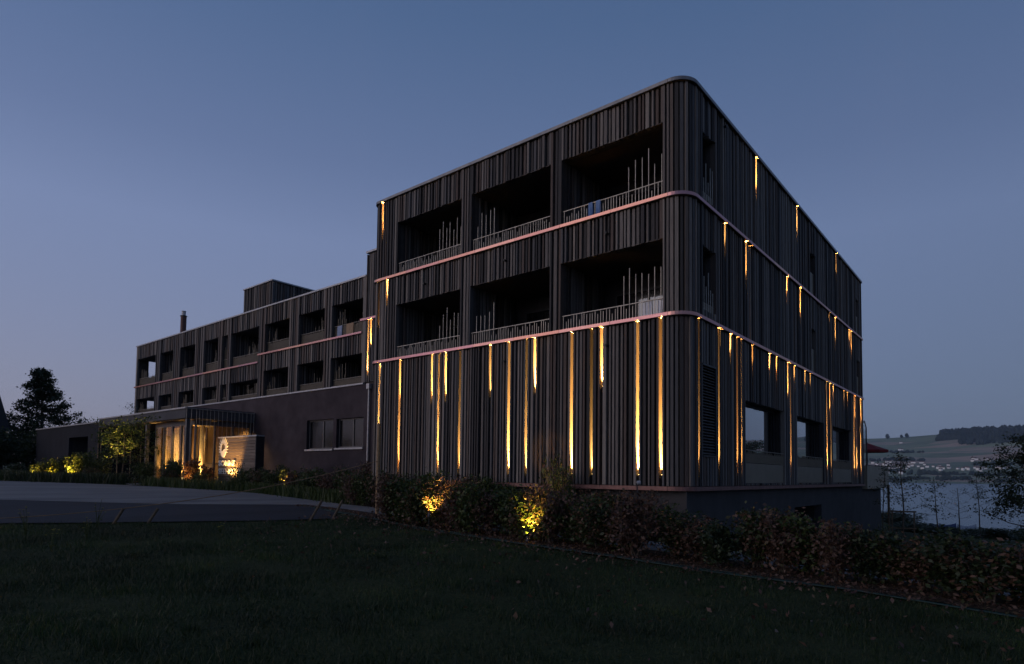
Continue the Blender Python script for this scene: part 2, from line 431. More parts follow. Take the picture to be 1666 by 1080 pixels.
def hill_z(x, y):
    r = y + 0.05 * x + 40 * math.sin(x / 340.0)
    base = lerp_table(r, [2290, 2360, 2600, 2900, 3300, 3900, 4300, 6000], [-13, -9, 14, 58, 128, 236, 246, 150])
    return base + 7 * math.sin(x / 140.0 + y / 260.0) * min(1, max(0, (r - 2400) / 500.0)) + 8 * math.sin(x / 520.0 + 1) * min(1, max(0, (r - 2500) / 900.0))
def far_hill():
    xs = np.arange(-4200, 3000, 60); ys = np.arange(2250, 6000, 45)
    vs = np.array([(x, y, hill_z(x, y)) for y in ys for x in xs]); n = len(xs)
    fs = np.array([(j * n + i, j * n + i + 1, (j + 1) * n + i + 1, (j + 1) * n + i) for j in range(len(ys) - 1) for i in range(n - 1)])
    m = Mat('fields'); m.bsdf((0.1, 0.12, 0.06), 0.95, 0, 0.05)
    v = m.n('ShaderNodeTexVoronoi'); v.inputs['Scale'].default_value = 1.0; m.l(m.coords(scale=(1 / 230.0, 1 / 85.0, 0.0)), v.inputs['Vector'])
    sx = m.n('ShaderNodeSeparateColor'); m.l(v.outputs['Color'], sx.inputs[0])
    c = m.ramp(sx.outputs[0], [(0.0, (0.12, 0.18, 0.11)), (0.28, (0.18, 0.24, 0.14)), (0.48, (0.36, 0.28, 0.21)), (0.62, (0.48, 0.33, 0.25)), (0.8, (0.14, 0.19, 0.11)), (0.92, (0.26, 0.31, 0.17))], True)
    n1 = m.noise(m.coords(scale=(0.01, 0.03, 0)), 1.0, 5)
    m.l(m.mix(0.35, c, m.ramp(n1, [(0.3, (0.14, 0.17, 0.11)), (0.7, (0.38, 0.31, 0.24))])), m.b.inputs['Base Color'])
    me = np_mesh('far_hills', vs, fs, m.m); me.polygons.foreach_set('use_smooth', [True] * len(me.polygons))
    return tag(link('far_hills', me), kind='structure')
far_hill()

def blob_template(seed, seg=6, rings=4):
    rng = random.Random(seed); vs = []; fs = []
    for i in range(rings + 1):
        th = math.pi * i / rings
        for k in range(seg):
            ph = 2 * math.pi * k / seg + i * 0.4; q = rng.uniform(0.75, 1.15)
            vs.append((math.sin(th) * math.cos(ph) * q, math.sin(th) * math.sin(ph) * q, math.cos(th) * q))
    for i in range(rings):
        for k in range(seg):
            fs.append((i * seg + k, i * seg + (k + 1) % seg, (i + 1) * seg + (k + 1) % seg, (i + 1) * seg + k))
    return np.array(vs), np.array(fs)
def blob_mass(name, spots, mat):
    V, F = [], []; n = 0; T = [blob_template(s) for s in range(5)]
    for i, (x, y, z, rx, rz) in enumerate(spots):
        tv, tf = T[i % 5]; V.append(tv * np.array([rx, rx, rz]) + np.array([x, y, z])); F.append(tf + n); n += len(tv)
    return link(name, np_mesh(name, np.concatenate(V), np.concatenate(F), mat))
FOREST = simple('forest', (0.030, 0.042, 0.028), 0.95, 0, 0.05, 0.4, 0.05)
rng = random.Random(11)
spots = []
for i in range(1900):
    x = rng.uniform(-330, 900); y = rng.uniform(3520, 3960) + 30 * math.sin(x / 60.0)
    if x < -230: y = max(y, 3700)
    h = rng.uniform(11, 17); spots.append((x, y, hill_z(x, y) + h * 0.8, rng.uniform(6, 10), h))
tag(blob_mass('forest', spots, FOREST), 'dark forest covering the ridge of the far hill', 'forest', kind='stuff')
spots = []
for (x0, y0, x1, y1, n) in [(-420, 2480, -120, 2510, 70), (-330, 2660, 60, 2640, 60), (-560, 3050, -330, 3080, 40), (-60, 2420, 200, 2440, 60), (-600, 2400, -300, 2400, 70), (-150, 2950, 120, 2960, 40), (-700, 3300, -350, 3320, 50), (-500, 2760, -250, 2700, 40)]:
    for i in range(n):
        t = rng.random(); x = x0 + (x1 - x0) * t + rng.gauss(0, 8); y = y0 + (y1 - y0) * t + rng.gauss(0, 14)
        h = rng.uniform(4, 9); spots.append((x, y, hill_z(x, y) + h * 0.7, rng.uniform(5, 10), h))
tag(blob_mass('hedgerows', spots, FOREST), 'dark tree belts between the fields on the far shore', 'tree belts', kind='stuff')
for i, (x, y, s) in enumerate([(-570, 3900, 13), (-480, 3900, 12), (-505, 3905, 9)]):
    o = blob_mass('ridge_tree', [(x, y, hill_z(x, y) + s * 1.1, s * 0.8, s), (x + 5, y, hill_z(x, y) + s * 0.8, s * 0.6, s * 0.7), (x, y, hill_z(x, y) + 2, 1.2, 6)], FOREST)
    tag(o, ['round lone tree on the bare ridge, leftmost of the ridge trees', 'round lone tree nearest the forest edge on the far ridge', 'smaller tree between two lone trees on the far ridge'][i], 'tree', 'lone trees on the far ridge')

WALLW = simple('pale_house_wall', (0.85, 0.82, 0.78), 0.8, vary=0.1, scale=0.05)
TILE = simple('dark_roof_tiles', (0.13, 0.075, 0.06), 0.8)
def house_mesh(w, d, h, rh):
    m = MB().box(-w / 2, w / 2, -d / 2, d / 2, -3, h)
    n = len(m.f)
    m.poly([(-w / 2 - .5, -d / 2 - .5, h), (w / 2 + .5, -d / 2 - .5, h), (w / 2 + .5, d / 2 + .5, h), (-w / 2 - .5, d / 2 + .5, h), (-w / 2 - .5, 0, h + rh), (w / 2 + .5, 0, h + rh)],
           [(0, 1, 5, 4), (2, 3, 4, 5), (0, 4, 3), (1, 2, 5), (0, 3, 2, 1)])
    me = m.mesh('village_house', WALLW); me.materials.append(TILE)
    for i, p_ in enumerate(me.polygons): p_.material_index = 1 if i >= n else 0
    return me
HOUSES = [house_mesh(11, 8, 6.5, 3), house_mesh(9, 9, 8, 3.5), house_mesh(16, 9, 6, 4), house_mesh(8, 7, 5, 3)]
rng = random.Random(5)
hs = [(rng.gauss(-395, 75), rng.gauss(2830, 70)) for i in range(46)] + [(rng.uniform(-260, 60), rng.gauss(2800, 26)) for i in range(26)] + [(rng.uniform(-190, -60), rng.gauss(3080, 15)) for i in range(8)] + [(-480, 3700), (-455, 3460), (-448, 3465), (-520, 2620), (-500, 2640)]
for i, (x, y) in enumerate(hs):
    o = link('village_house', HOUSES[i % 4], None, (x, y, hill_z(x, y)), (0, 0, rng.uniform(-0.6, 0.6)))
    tag(o, 'small pale house of the village on the far lakeshore slope', 'house', 'houses of the far village')

# ------------------------------------------------------------------ cladding tools
UNIT = {}
def unit_box(mat):
    if mat.name not in UNIT:
        UNIT[mat.name] = MB().box(-.5, .5, -.5, .5, -.5, .5).mesh('batten_block', mat)
    return UNIT[mat.name]

def run_layout(u0, u1, breaks, grooves, rng, pitch=1.0):
    """battens along a straight run: list of (ua, ub, projection)"""
    GW = 0.095
    gs = sorted(g for g in grooves if u0 + 0.1 < g < u1 - 0.1)
    keep = []
    for g in gs:
        if not keep or g - keep[-1] > 0.13: keep.append(g)
    edges = sorted(set([u0, u1] + [b for b in breaks if u0 < b < u1]))
    out = []
    for a, b in zip(edges[:-1], edges[1:]):
        marks = [a]; inner = [g for g in keep if a + 0.06 < g < b - 0.06]
        spans = []; cur = a
        for g in inner:
            spans.append((cur, g - GW / 2)); cur = g + GW / 2
        spans.append((cur, b))
        for (p, q) in spans:
            L_ = q - p
            if L_ < 0.03: continue
            nb = max(1, int(round((L_ + 0.05) / (0.128 * pitch))))
            ws = [rng.choice((0.05, 0.058, 0.066, 0.075, 0.085, 0.10)) * pitch for _ in range(nb)]
            gsx = [rng.choice((0.04, 0.055, 0.065, 0.08)) * pitch for _ in range(nb)]
            k = L_ / (sum(ws) + sum(gsx[:-1])); u = p; gsx = [g * k for g in gsx]
            for j, (w, g) in enumerate(zip(ws, gsx)):
                edge = (j == 0 or j == len(ws) - 1)
                out.append((u, u + w * k, 0.02 if edge else rng.uniform(-0.035, 0.025)))
                u += w * k + g
    return out

def split_z(ua, ub, z0, z1, holes):
    """vertical pieces of a batten left over beside the openings"""
    um = (ua + ub) / 2; pieces = [(z0, z1)]
    for (ha, hb, za, zb) in holes:
        if ha - 0.01 < um < hb + 0.01:
            nxt = []
            for (a, b) in pieces:
                if zb <= a or za >= b: nxt.append((a, b)); continue
                if za - a > 0.05: nxt.append((a, za))
                if b - zb > 0.05: nxt.append((zb, b))
            pieces = nxt
    return pieces

def holed_wall(mb, u0, u1, z0, z1, holes, put):
    """solid wall with rectangular openings, put(ua,ub,za,zb) adds one box"""
    us = sorted(set([u0, u1] + [h for q in holes for h in q[:2] if u0 < h < u1]))
    for a, b in zip(us[:-1], us[1:]):
        m_ = (a + b) / 2; cuts = sorted((h[2], h[3]) for h in holes if h[0] < m_ < h[1]); z = z0
        for (p, q) in cuts:
            if p > z: put(a, b, z, min(p, z1))
            z = max(z, q)
        if z < z1: put(a, b, z, z1)

# ================================================================== FRONT BLOCK
front = empty('hotel_front_block', (0, 0, 0), 0, 'tall dark timber clad hotel block with rounded corner and glowing vertical streaks', 'building')
Z0, ZC2, ZC1, ZT = 0.0, 4.45, 7.55, 10.58
XW, YN, RC, RW = -12.6, 21.7, 0.5, 0.28
BAYS = [(-11.2, -7.93), (-7.48, -4.26), (-3.87, -0.66)]
LH = [(a, b, 7.55, 9.53) for a, b in BAYS] + [(a, b, 4.45, 6.45) for a, b in BAYS]
RH = [(0.92, 1.82, 7.72, 9.53), (0.92, 1.82, 4.72, 6.42), (11.6, 12.43, 7.64, 9.34), (11.7, 12.43, 4.54, 6.25), (20.25, 21.05, 7.64, 9.44), (20.25, 21.05, 4.54, 6.3),
      (0.85, 1.85, 0.82, 3.27), (4.09, 8.03, 0.12, 2.62), (9.56, 13.46, 0.12, 2.60), (15.04, 18.96, 0.12, 2.60)]
BK = 0.14      # depth of the backing behind the batten faces

# lamps: (u, z of lamp, strength, row name); some faint side ones added, standing for light spill
LAMPS_L = [(u, 0.35, s, 'bottom') for u, s in [(-12.03, .8), (-10.88, .9), (-8.88, .9), (-7.88, .9), (-5.775, 1.3), (-5.094, .8), (-3.458, 1.2), (-2.797, .8), (-1.372, 1.35), (-0.722, 1.35)]] + \
          [(-12.06, 3.95, 1.5, 'middle')] + [(u, 2.77, s, 'middle') for u, s in [(-10.90, 1.1), (-9.23, 1.0), (-8.56, 1.1), (-6.56, 1.0), (-4.785, 1.2), (-2.48, 1.0)]] + \
          [(-12.27, 5.64, 1.2, 'upper'), (-11.74, 6.58, 1.2, 'upper'), (-12.09, 9.18, 1.0, 'top')]
LAMPS_R = [(5.21, 9.18, .8, 'top'), (9.80, 9.18, .9, 'top'), (16.07, 9.18, .6, 'top')] + \
          [(u, z, s, 'upper') for u, z, s in [(2.5, 6.57, 1.0), (4.22, 6.11, 1.2), (8.43, 6.55, 1.0), (10.14, 6.13, 1.1), (14.7, 6.65, .35), (15.75, 6.10, 1.0), (18.6, 6.57, .7), (19.06, 6.16, .9)]] + \
          [(u, z, s, 'middle') for u, z, s in [(2.11, 3.55, .8), (2.88, 3.55, 1.3), (4.74, 3.45, .4), (6.39, 3.53, 1.1), (7.15, 3.54, 1.1), (8.43, 2.89, 1.1), (9.25, 3.55, .8), (10.68, 3.53, 1.0), (11.45, 3.6, .35), (14.54, 2.86, 1.0), (15.2, 3.56, 1.1), (17.3, 3.5, .35), (18.07, 3.54, .35), (19.67, 2.86, 1.1), (21.13, 2.87, .9)]] + \
          [(u, 0.39, s, 'bottom') for u, s in [(0.65, .5), (2.0, 1.4), (3.4, .5), (3.76, .3), (8.74, .35), (14.0, .9), (14.7, .35), (19.38, 1.1), (19.97, .9), (20.95, 1.1)]]
ROWS = {'bottom': (0.06, 4.36), 'middle': (0.06, 4.36), 'upper': (4.52, 7.46), 'top': (7.62, 10.50)}

rng = random.Random(21)
battens = []   # (visible size, location, rotation z, scale)
def add_left(z0, z1, gro):
    br = [q for h in LH if h[3] > z0 and h[2] < z1 for q in h[:2]]
    for ua, ub, pr in run_layout(XW + RW, -RC, br, gro, rng):
        for (za, zb) in split_z(ua, ub, z0, z1, [(h[0], h[1], h[2], h[3]) for h in LH]):
            d = BK + pr
            battens.append((3.0 + (zb - za), ((ua + ub) / 2, BK - d / 2, (za + zb) / 2), 0, (ub - ua, d, zb - za)))
def add_right(z0, z1, gro):
    br = [q for h in RH if h[3] > z0 and h[2] < z1 for q in h[:2]]
    for ua, ub, pr in run_layout(RC, YN, br, gro, rng):
        for (za, zb) in split_z(ua, ub, z0, z1, RH):
            d = BK + pr
            battens.append(((zb - za) * 14 / (14 + ua), (-BK + d / 2, (ua + ub) / 2, (za + zb) / 2), math.pi / 2, (ub - ua, d, zb - za)))
def add_arc(cx, cy, rad, a0, a1, n, z0, z1, weight):
    for k in range(n):
        a = a0 + (a1 - a0) * (k + 0.5) / n; pr = rng.uniform(-0.03, 0.02); d = BK + pr; w = rad * abs(a1 - a0) / n * rng.uniform(0.5, 0.72)
        rr = rad - BK + d / 2
        battens.append((weight + (z1 - z0), (cx + rr * math.cos(a), cy + rr * math.sin(a), (z0 + z1) / 2), a + math.pi / 2, (w, d, z1 - z0)))
for (z0, z1) in ((0.06, 4.38), (4.50, 7.48), (7.60, 10.50)):
    add_left(z0, z1, [l_[0] for l_ in LAMPS_L if z0 < l_[1] < z1])
    add_right(z0, z1, [l_[0] for l_ in LAMPS_R if z0 < l_[1] < z1])
    add_arc(-RC, RC, RC, -math.pi / 2, 0, 6, z0, z1, 3.0)
    add_arc(XW + RW, RW, RW, -math.pi, -math.pi / 2, 3, z0, z1, 2.0)
    u = RW + 0.1                       # the west end, round the left corner
    while u < 8:
        battens.append((0.1, (XW + BK - 0.06, u, (z0 + z1) / 2), math.pi / 2, (0.08, 0.12, z1 - z0))); u += 0.16

def emit_battens(lst, parent, mat, name, limit):
    lst = sorted(lst, key=lambda q: -q[0])
    for (_, loc, rz, sc) in lst[:limit]:
        link(name, unit_box(mat), parent, loc, (0, 0, rz), sc)
    rest = lst[limit:]
    if rest:
        m = MB()
        for (_, loc, rz, sc) in rest:
            m.box(loc[0] - sc[0] / 2, loc[0] + sc[0] / 2, loc[1] - sc[1] / 2, loc[1] + sc[1] / 2, loc[2] - sc[2] / 2, loc[2] + sc[2] / 2, rz)
        tag(m.build(name, mat, parent), kind='stuff')
emit_battens(battens, front, WOOD, 'wall_batten', 300)

# backing walls
m = MB()
holed_wall(m, XW + RW, -RC, 0.0, ZT - 0.05, LH, lambda a, b, c, d: m.box(a, b, BK, BK + 0.14, c, d))
holed_wall(m, RC, YN - 0.2, 0.0, ZT - 0.05, RH, lambda a, b, c, d: m.box(-BK - 0.14, -BK, a, b, c, d))
def arc_pts(cx, cy, rad, a0, a1, n):
    return [(cx + rad * math.cos(a0 + (a1 - a0) * k / n), cy + rad * math.sin(a0 + (a1 - a0) * k / n)) for k in range(n + 1)]
m.prism(arc_pts(-RC, RC, RC - BK, -math.pi / 2, 0, 8) + arc_pts(-RC, RC, RC - BK - 0.14, 0, -math.pi / 2, 8), 0.0, ZT - 0.05)
m.prism(arc_pts(XW + RW, RW, RW - BK, -math.pi, -math.pi / 2, 5) + [(XW + RW, RW)], 0.0, ZT - 0.05)
m.box(XW + BK, XW + BK + 0.14, RW, YN - 0.2, 0.0, ZT - 0.05)
m.box(XW + BK, -BK - 0.003, YN - 0.2, YN - 0.06, 0.0, ZT - 0.05)
m.build('wall', BACK, front)
MB().box(XW + 0.28, -0.28, 0.28, YN - 0.25, ZT - 0.32, ZT - 0.2).build('roof', ROOFMAT, front)

# bands and coping follow the rounded outline
def outline(off, west=6.0):
    """outer edge of the block, offset outwards, from the west side round to the north end"""
    pts = [(XW - off, west)] + arc_pts(XW + RW, RW, RW + off, -math.pi, -math.pi / 2, 6) + arc_pts(-RC, RC, RC + off, -math.pi / 2, 0, 10) + [(off, YN)]
    return pts
def band_run(name, mat, z0, z1, off, inner, seams, parent=front, hook=None):
    """one strip of sheet metal per seam to seam stretch"""
    po, pi_ = outline(off), outline(inner)
    # cut the straight stretches at the seams
    segs = []
    def straight(a, b, a2, b2, n):
        for k in range(n):
            t0, t1 = k / n, (k + 1) / n - 0.0008
            f = lambda p, q, t: (p[0] + (q[0] - p[0]) * t, p[1] + (q[1] - p[1]) * t)
            segs.append([f(a, b, t0), f(a, b, t1), f(a2, b2, t1), f(a2, b2, t0)])
    straight(po[0], po[1], pi_[0], pi_[1], 3)
    segs.append(po[1:8] + pi_[1:8][::-1])
    straight(po[7], po[8], pi_[7], pi_[8], seams[0])
    segs.append(po[8:19] + pi_[8:19][::-1])
    straight(po[18], po[19], pi_[18], pi_[19], seams[1])
    for s_ in segs:
        MB().prism(s_, z0, z1).build(name, mat, parent)
band_run('copper_band', COPPER, ZC2 - 0.05, ZC2 + 0.036, 0.075, -0.22, (7, 10))
band_run('copper_band', COPPER, ZC1 - 0.05, ZC1 + 0.036, 0.075, -0.22, (7, 10))
band_run('copper_ledge', DARKCOPPER, -0.06, 0.045, 0.065, -0.14, (6, 9))
band_run('roof_coping', DARKZINC, ZT - 0.06, ZT + 0.03, 0.07, -0.30, (4, 7))

STOPM = simple('dark_light_stop', (0.055, 0.042, 0.035), 0.9)
for z_ in (ZC2 - 0.05, ZC1 - 0.05, ZT - 0.06):          # dark strips added under the metal to swallow the lamps' hot spots
    band_run('added_light_stop', STOPM, z_ - 0.012, z_ - 0.002, 0.06, -0.135, (7, 10))
# plinth with the dark service opening
m = MB()
PH = [(9.76, 13.7, -6.0, -0.78)]
holed_wall(m, 0.20, 27.5, -6.0, -0.07, PH, lambda a, b, c, d: m.box(-0.45, -0.15, a, b, c, d))
m.box(XW + 0.2, -0.452, 0.20, 0.5, -4.0, -0.07)
m.box(XW + 0.2, -0.46, 21.6, 27.5, -0.35, -0.07)
m.box(XW + 0.2, -0.46, 27.2, 27.5, -6, -0.35)
m.build('plinth', CONCRETE, front)
MB().box(-0.142, -0.10, 0.16, 9.5, -6.0, -0.075).build('plinth_facing', CONCRETE, front)
m = MB()
m.box(-4.0, -3.9, 9.6, 13.9, -6, -0.6); m.box(-3.9, -0.46, 9.66, 9.75, -6, -0.6); m.box(-3.9, -0.46, 13.71, 13.8, -6, -0.6); m.box(-3.9, -0.46, 9.76, 13.70, -0.77, -0.6)
m.build('service_bay', DARKWOOD, front)

# loggias on the front
DEPTH = 2.1
def loggia(a, b, z0, z1, y, depth, parent, door=True, name='loggia', floor_drop=0.55):
    m = MB(); t = 0.06
    m.box(a - t, a - 0.002, y, y + depth, z0 - floor_drop, z1 + t)
    m.box(b + 0.002, b + t, y, y + depth, z0 - floor_drop, z1 + t)
    m.box(a - t, b + t, y + depth, y + depth + t, z0 - floor_drop, z1 + t)
    m.box(a, b, y, y + depth - 0.002, z0 - floor_drop - t, z0 - floor_drop)
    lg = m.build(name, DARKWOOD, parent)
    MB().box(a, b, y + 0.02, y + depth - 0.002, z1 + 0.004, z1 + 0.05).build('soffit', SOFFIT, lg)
    # battens on the side wall that faces the view
    m = MB(); v = y + 0.06
    r_ = random.Random(int(a * 100))
    while v < y + depth - 0.1:
        w = r_.choice((0.06, 0.08, 0.1)); p_ = r_.uniform(0.03, 0.07)
        m.box(a, a + p_, v, v + w, z0 - floor_drop, z1); m.box(b - p_, b, v, v + w, z0 - floor_drop, z1); v += w + r_.uniform(0.05, 0.09)
    tag(m.build('side_batten', WOOD, lg), kind='stuff')
    if door:
        w = (b - a) * 0.72; x0 = (a + b) / 2 - w / 2; zt = z0 - floor_drop + 2.1
        fr = MB()
        for x in (x0, x0 + w / 2 - 0.03, x0 + w - 0.06): fr.box(x, x + 0.06, y + depth - 0.06, y + depth - 0.004, z0 - floor_drop + 0.01, zt)
        fr.box(x0 + 0.06, x0 + w / 2 - 0.03, y + depth - 0.06, y + depth - 0.004, zt - 0.06, zt); fr.box(x0 + w / 2 + 0.03, x0 + w - 0.06, y + depth - 0.06, y + depth - 0.004, zt - 0.06, zt)
        fo = fr.build('door_frame', DARKMETAL, lg)
        MB().box(x0 + 0.06, x0 + w - 0.06, y + depth - 0.03, y + depth - 0.015, z0 - floor_drop + 0.02, zt - 0.06).build('door_glass', DARKGLASS, lg)
    return lg

ROD = MB().tube([(0, 0, 0), (0, 0, 1)], 0.011, 5).mesh('rod', STEEL)
def railing(a, b, z0, y, parent, tall, rng, rail=0.39, pitch=0.088, single=True):
    rl = MB().tube([(a + 0.02, y, z0 + rail), (b - 0.02, y, z0 + rail)], 0.016, 6).build('railing', STEEL, parent)
    u = a + 0.06; k = 0; rest = MB()
    while u < b - 0.03:
        h = rng.choice((0.22, 0.28, 0.33, 0.36, 0.385)) if k % 4 else 0.39
        for (ta, tb, lo, hi) in tall:
            if ta < (u - a) / (b - a) < tb and k % 2 == 0: h = rng.uniform(lo, hi)
        if single: link('rod', ROD, rl, (u, y, z0 - 0.03), None, (1, 1, h + 0.03))
        else: rest.tube([(u, y, z0 - 0.03), (u, y, z0 + h)], 0.012, 4)
        u += pitch * rng.uniform(0.8, 1.2); k += 1
    if rest.v: tag(rest.build('rod', STEEL, rl), kind='stuff')
    return rl
rng = random.Random(8)
TALL = [[(0.66, 1.0, 0.85, 1.45)], [(0.02, 0.34, 0.75, 1.4)], [(0.63, 1.0, 0.9, 1.5)]]
for i, (a, b) in enumerate(BAYS):
    for z in (7.61, 4.51):
        zt = 9.53 if z > 6 else 6.45
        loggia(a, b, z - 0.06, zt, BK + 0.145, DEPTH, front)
        railing(a, b, z, 0.06, front, TALL[i], rng)
        MB().box(a, b, 0.03, BK + 0.14, zt + 0.006, zt + 0.03).build('opening_trim', SOFFIT, front)

# windows, screens and vent on the side facade
def side_window(y0, y1, z0, z1, depth=0.3, glass=DARKGLASS):
    m = MB(); t = 0.05; x = -BK - 0.143
    m.box(x - depth, x, y0 - t, y0 - 0.003, z0 - t, z1 + t); m.box(x - depth, x, y1 + 0.003, y1 + t, z0 - t, z1 + t)
    m.box(x - depth, x, y0, y1, z1 + 0.003, z1 + t); m.box(x - depth, x, y0, y1, z0 - t, z0 - 0.003)
    w = m.build('window', DARKWOOD, front)
    f = MB(); fx = x - depth
    f.box(fx, fx + 0.05, y0, y0 + 0.06, z0, z1); f.box(fx, fx + 0.05, y1 - 0.06, y1, z0, z1)
    f.box(fx, fx + 0.05, y0 + 0.06, y1 - 0.06, z0, z0 + 0.06); f.box(fx, fx + 0.05, y0 + 0.06, y1 - 0.06, z1 - 0.06, z1)
    f.build('frame', DARKMETAL, w)
    MB().box(fx + 0.012, fx + 0.03, y0 + 0.06, y1 - 0.06, z0 + 0.06, z1 - 0.06).build('pane', glass, w)
    return w
for (y0, y1, z0, z1) in RH[:6]:
    w = side_window(y0, y1, z0, z1, 0.28)
    ph = 0.22 if y0 < 5 else 0.95
    MB().box(-0.10, -0.06, y0 + 0.01, y1 - 0.01, z0, z0 + ph).build('panel', BRONZE, w)
    if y0 < 5:
        m = MB(); u = y0 + 0.08
        while u < y1 - 0.05:
            m.tube([(-0.05, u, z0), (-0.05, u, z0 + rng.uniform(0.5, 1.15))], 0.013, 5); u += 0.15
        tag(m.build('rod', STEEL, w), kind='stuff')
for (y0, y1, z0, z1) in RH[7:]:
    w = side_window(y0, y1, z0, z1, 0.08, MIRROR)
    m = MB(); u = y1 - 0.05
    x = -0.12
    while x > -0.30:
        m.box(x - 0.05, x, y1 - 0.05, y1 - 0.004, z0 + 0.02, z1 - 0.02); x -= 0.11
    tag(m.build('jamb_batten', DARKWOOD, w), kind='stuff')
    MB().box(-0.055, -0.03, y0 + 0.03, y1 - 0.03, z0 + 0.01, 0.735).build('lower_panel', BRONZE, w)
    MB().box(-0.055, -0.03, y0 + 0.03, y1 - 0.03, 0.75, 1.02).build('upper_panel', BRONZE, w)
    m = MB(); u = y0 + 0.06
    while u < y1 - 0.05:
        m.tube([(-0.028, u, 0.76), (-0.028, u, rng.uniform(1.03, 1.14))], 0.010, 4); u += 0.075
    tag(m.build('rod', BRONZE, w), kind='stuff')
    MB().tube([(-0.028, y0 + 0.03, 1.13), (-0.028, y1 - 0.03, 1.13)], 0.012, 5).build('top_rail', BRONZE, w)
v0, v1, vz0, vz1 = RH[6]
m = MB(); m.box(-0.30, -0.262, v0, v1, vz0, vz1)
vent = m.build('louvre_vent', BLACK, front)
m = MB(); m.box(-0.10, 0.02, v0, v0 + 0.05, vz0, vz1); m.box(-0.10, 0.02, v1 - 0.05, v1, vz0, vz1); m.box(-0.10, 0.03, v0 + 0.05, v1 - 0.05, vz0, vz0 + 0.05); m.box(-0.10, 0.03, v0 + 0.05, v1 - 0.05, vz1 - 0.05, vz1)
m.build('frame', DARKMETAL, vent)
SLAT = MB().poly([(-0.07, v0 + .05, 0.03), (0.0, v0 + .05, -0.02), (0.0, v1 - .05, -0.02), (-0.07, v1 - .05, 0.03), (-0.07, v0 + .05, 0.036), (0.0, v0 + .05, -0.014), (0.0, v1 - .05, -0.014), (-0.07, v1 - .05, 0.036)],
                 [(0, 3, 2, 1), (4, 5, 6, 7), (0, 1, 5, 4), (1, 2, 6, 5), (2, 3, 7, 6), (3, 0, 4, 7)]).mesh('slat', FRAME)
z = vz0 + 0.1
while z < vz1 - 0.06:
    link('slat', SLAT, vent, (0, 0, z)); z += 0.078

for (x, z) in [(-2.325, 6.97), (-5.98, 6.985), (-9.67, 6.94), (-5.95, 3.80), (-2.31, 3.85)]:
    MB().tube([(x, 0.05, z), (x, -0.10, z)], 0.035, 8).build('overflow_spout', BLACK, front)
MB().tube([(-0.05, 2.46, 10.27), (0.10, 2.46, 10.27)], 0.04, 8).build('overflow_spout', BLACK, front)

# ================================================================== REAR WING
YR = 6.0
rear = empty('hotel_rear_wing', (-36, YR, 0), 0, 'long lower timber clad hotel wing with two rows of loggias behind the entrance', 'building')
def rp(mb_or_obj): mb_or_obj.location = (mb_or_obj.location[0] + 36, mb_or_obj.location[1] - YR, mb_or_obj.location[2]); return mb_or_obj
class RB(MB):
    def build(s, *a, **k):
        o = MB.build(s, *a, **k)
        if o.parent is rear: o.matrix_parent_inverse = rear_inv
        return o
rear_inv = Matrix.Translation((36, -YR, 0))
XR0, XR1 = -53.1, -20.95
RB_UP = [(-52.8, -48.9), (-48.0, -45.5), (-44.2, -41.6), (-40.2, -37.9), (-37.4, -36.5), (-36.1, -32.25), (-31.5, -28.55), (-27.55, -24.8), (-24.1, -21.2)]
SPL = -32.0
RHOLES = []
for (a, b) in RB_UP:
    left = b < SPL
    RHOLES.append((a, b, 7.47 if left else 7.95, 9.85))
    RHOLES.append((a, b, 5.14, 6.37 if left else 6.80))
rng = random.Random(33)
rb = []
for ua, ub, pr in run_layout(XR0 + 0.05, XR1, [q for h in RHOLES for q in h[:2]] + [SPL], [], rng, 1.75):
    left = ub <= SPL
    zb = 7.43 if left else 7.90
    for (za, zb2) in split_z(ua, ub, 5.16, 10.95, RHOLES):
        d = 0.1 + pr
        rb.append((zb2 - za, ((ua + ub) / 2, YR + 0.1 - d / 2, (za + zb2) / 2), 0, (ub - ua, d, zb2 - za)))
rest_from = 300
rb.sort(key=lambda q: -q[0])
for (_, loc, rz, sc) in rb[:300]:
    o = link('wall_batten', unit_box(WOOD), rear, loc, (0, 0, rz), sc); o.matrix_parent_inverse = rear_inv
if len(rb) > 300:
    m = RB()
    for (_, loc, rz, sc) in rb[300:]:
        m.box(loc[0] - sc[0] / 2, loc[0] + sc[0] / 2, loc[1] - sc[1] / 2, loc[1] + sc[1] / 2, loc[2] - sc[2] / 2, loc[2] + sc[2] / 2)
    tag(m.build('wall_batten', WOOD, rear), kind='stuff')
m = RB()
holed_wall(m, XR0 + 0.15, XR1, 5.05, 10.95, RHOLES, lambda a, b, c, d: m.box(a, b, YR + 0.1, YR + 0.25, c, d))
WH = [(6.95, 8.5, 5.3, 6.37), (6.95, 8.5, 7.6, 9.85)]
holed_wall(m, YR + 0.0, 20.0, 5.05, 10.95, WH, lambda a, b, c, d: m.box(XR0, XR0 + 0.15, a, b, c, d))
m.box(XR0 + 0.15, XR1, 19.85, 20.0, 5.05, 10.95)
m.build('wall', BACK, rear)
RB().box(XR0 + 0.2, XR1 - 0.02, YR + 0.3, 19.8, 10.6, 10.7).build('roof', ROOFMAT, rear)
n = 8
for k in range(n):
    a = XR0 - 0.06 + (XR1 - XR0 + 0.06) * k / n; b = XR0 - 0.06 + (XR1 - XR0 + 0.06) * (k + 1) / n - 0.004
    RB().box(a, b, YR - 0.06, YR + 0.35, 10.96, 11.05).build('roof_coping', ZINC, rear)
    RB().box(a, b, YR - 0.09, YR + 0.14, 5.055, 5.135).build('wall_coping', ZINC, rear)
for (a, b, z, n) in [(XR0 - 0.08, -32.2, 7.43, 8), (-32.2, -21.2, 7.92, 4)]:
    for k in range(n):
        RB().box(a + (b - a) * k / n, a + (b - a) * (k + 1) / n - 0.004, YR - 0.10, YR + 0.06, z - 0.05, z + 0.05).build('copper_band', COPPER, rear)
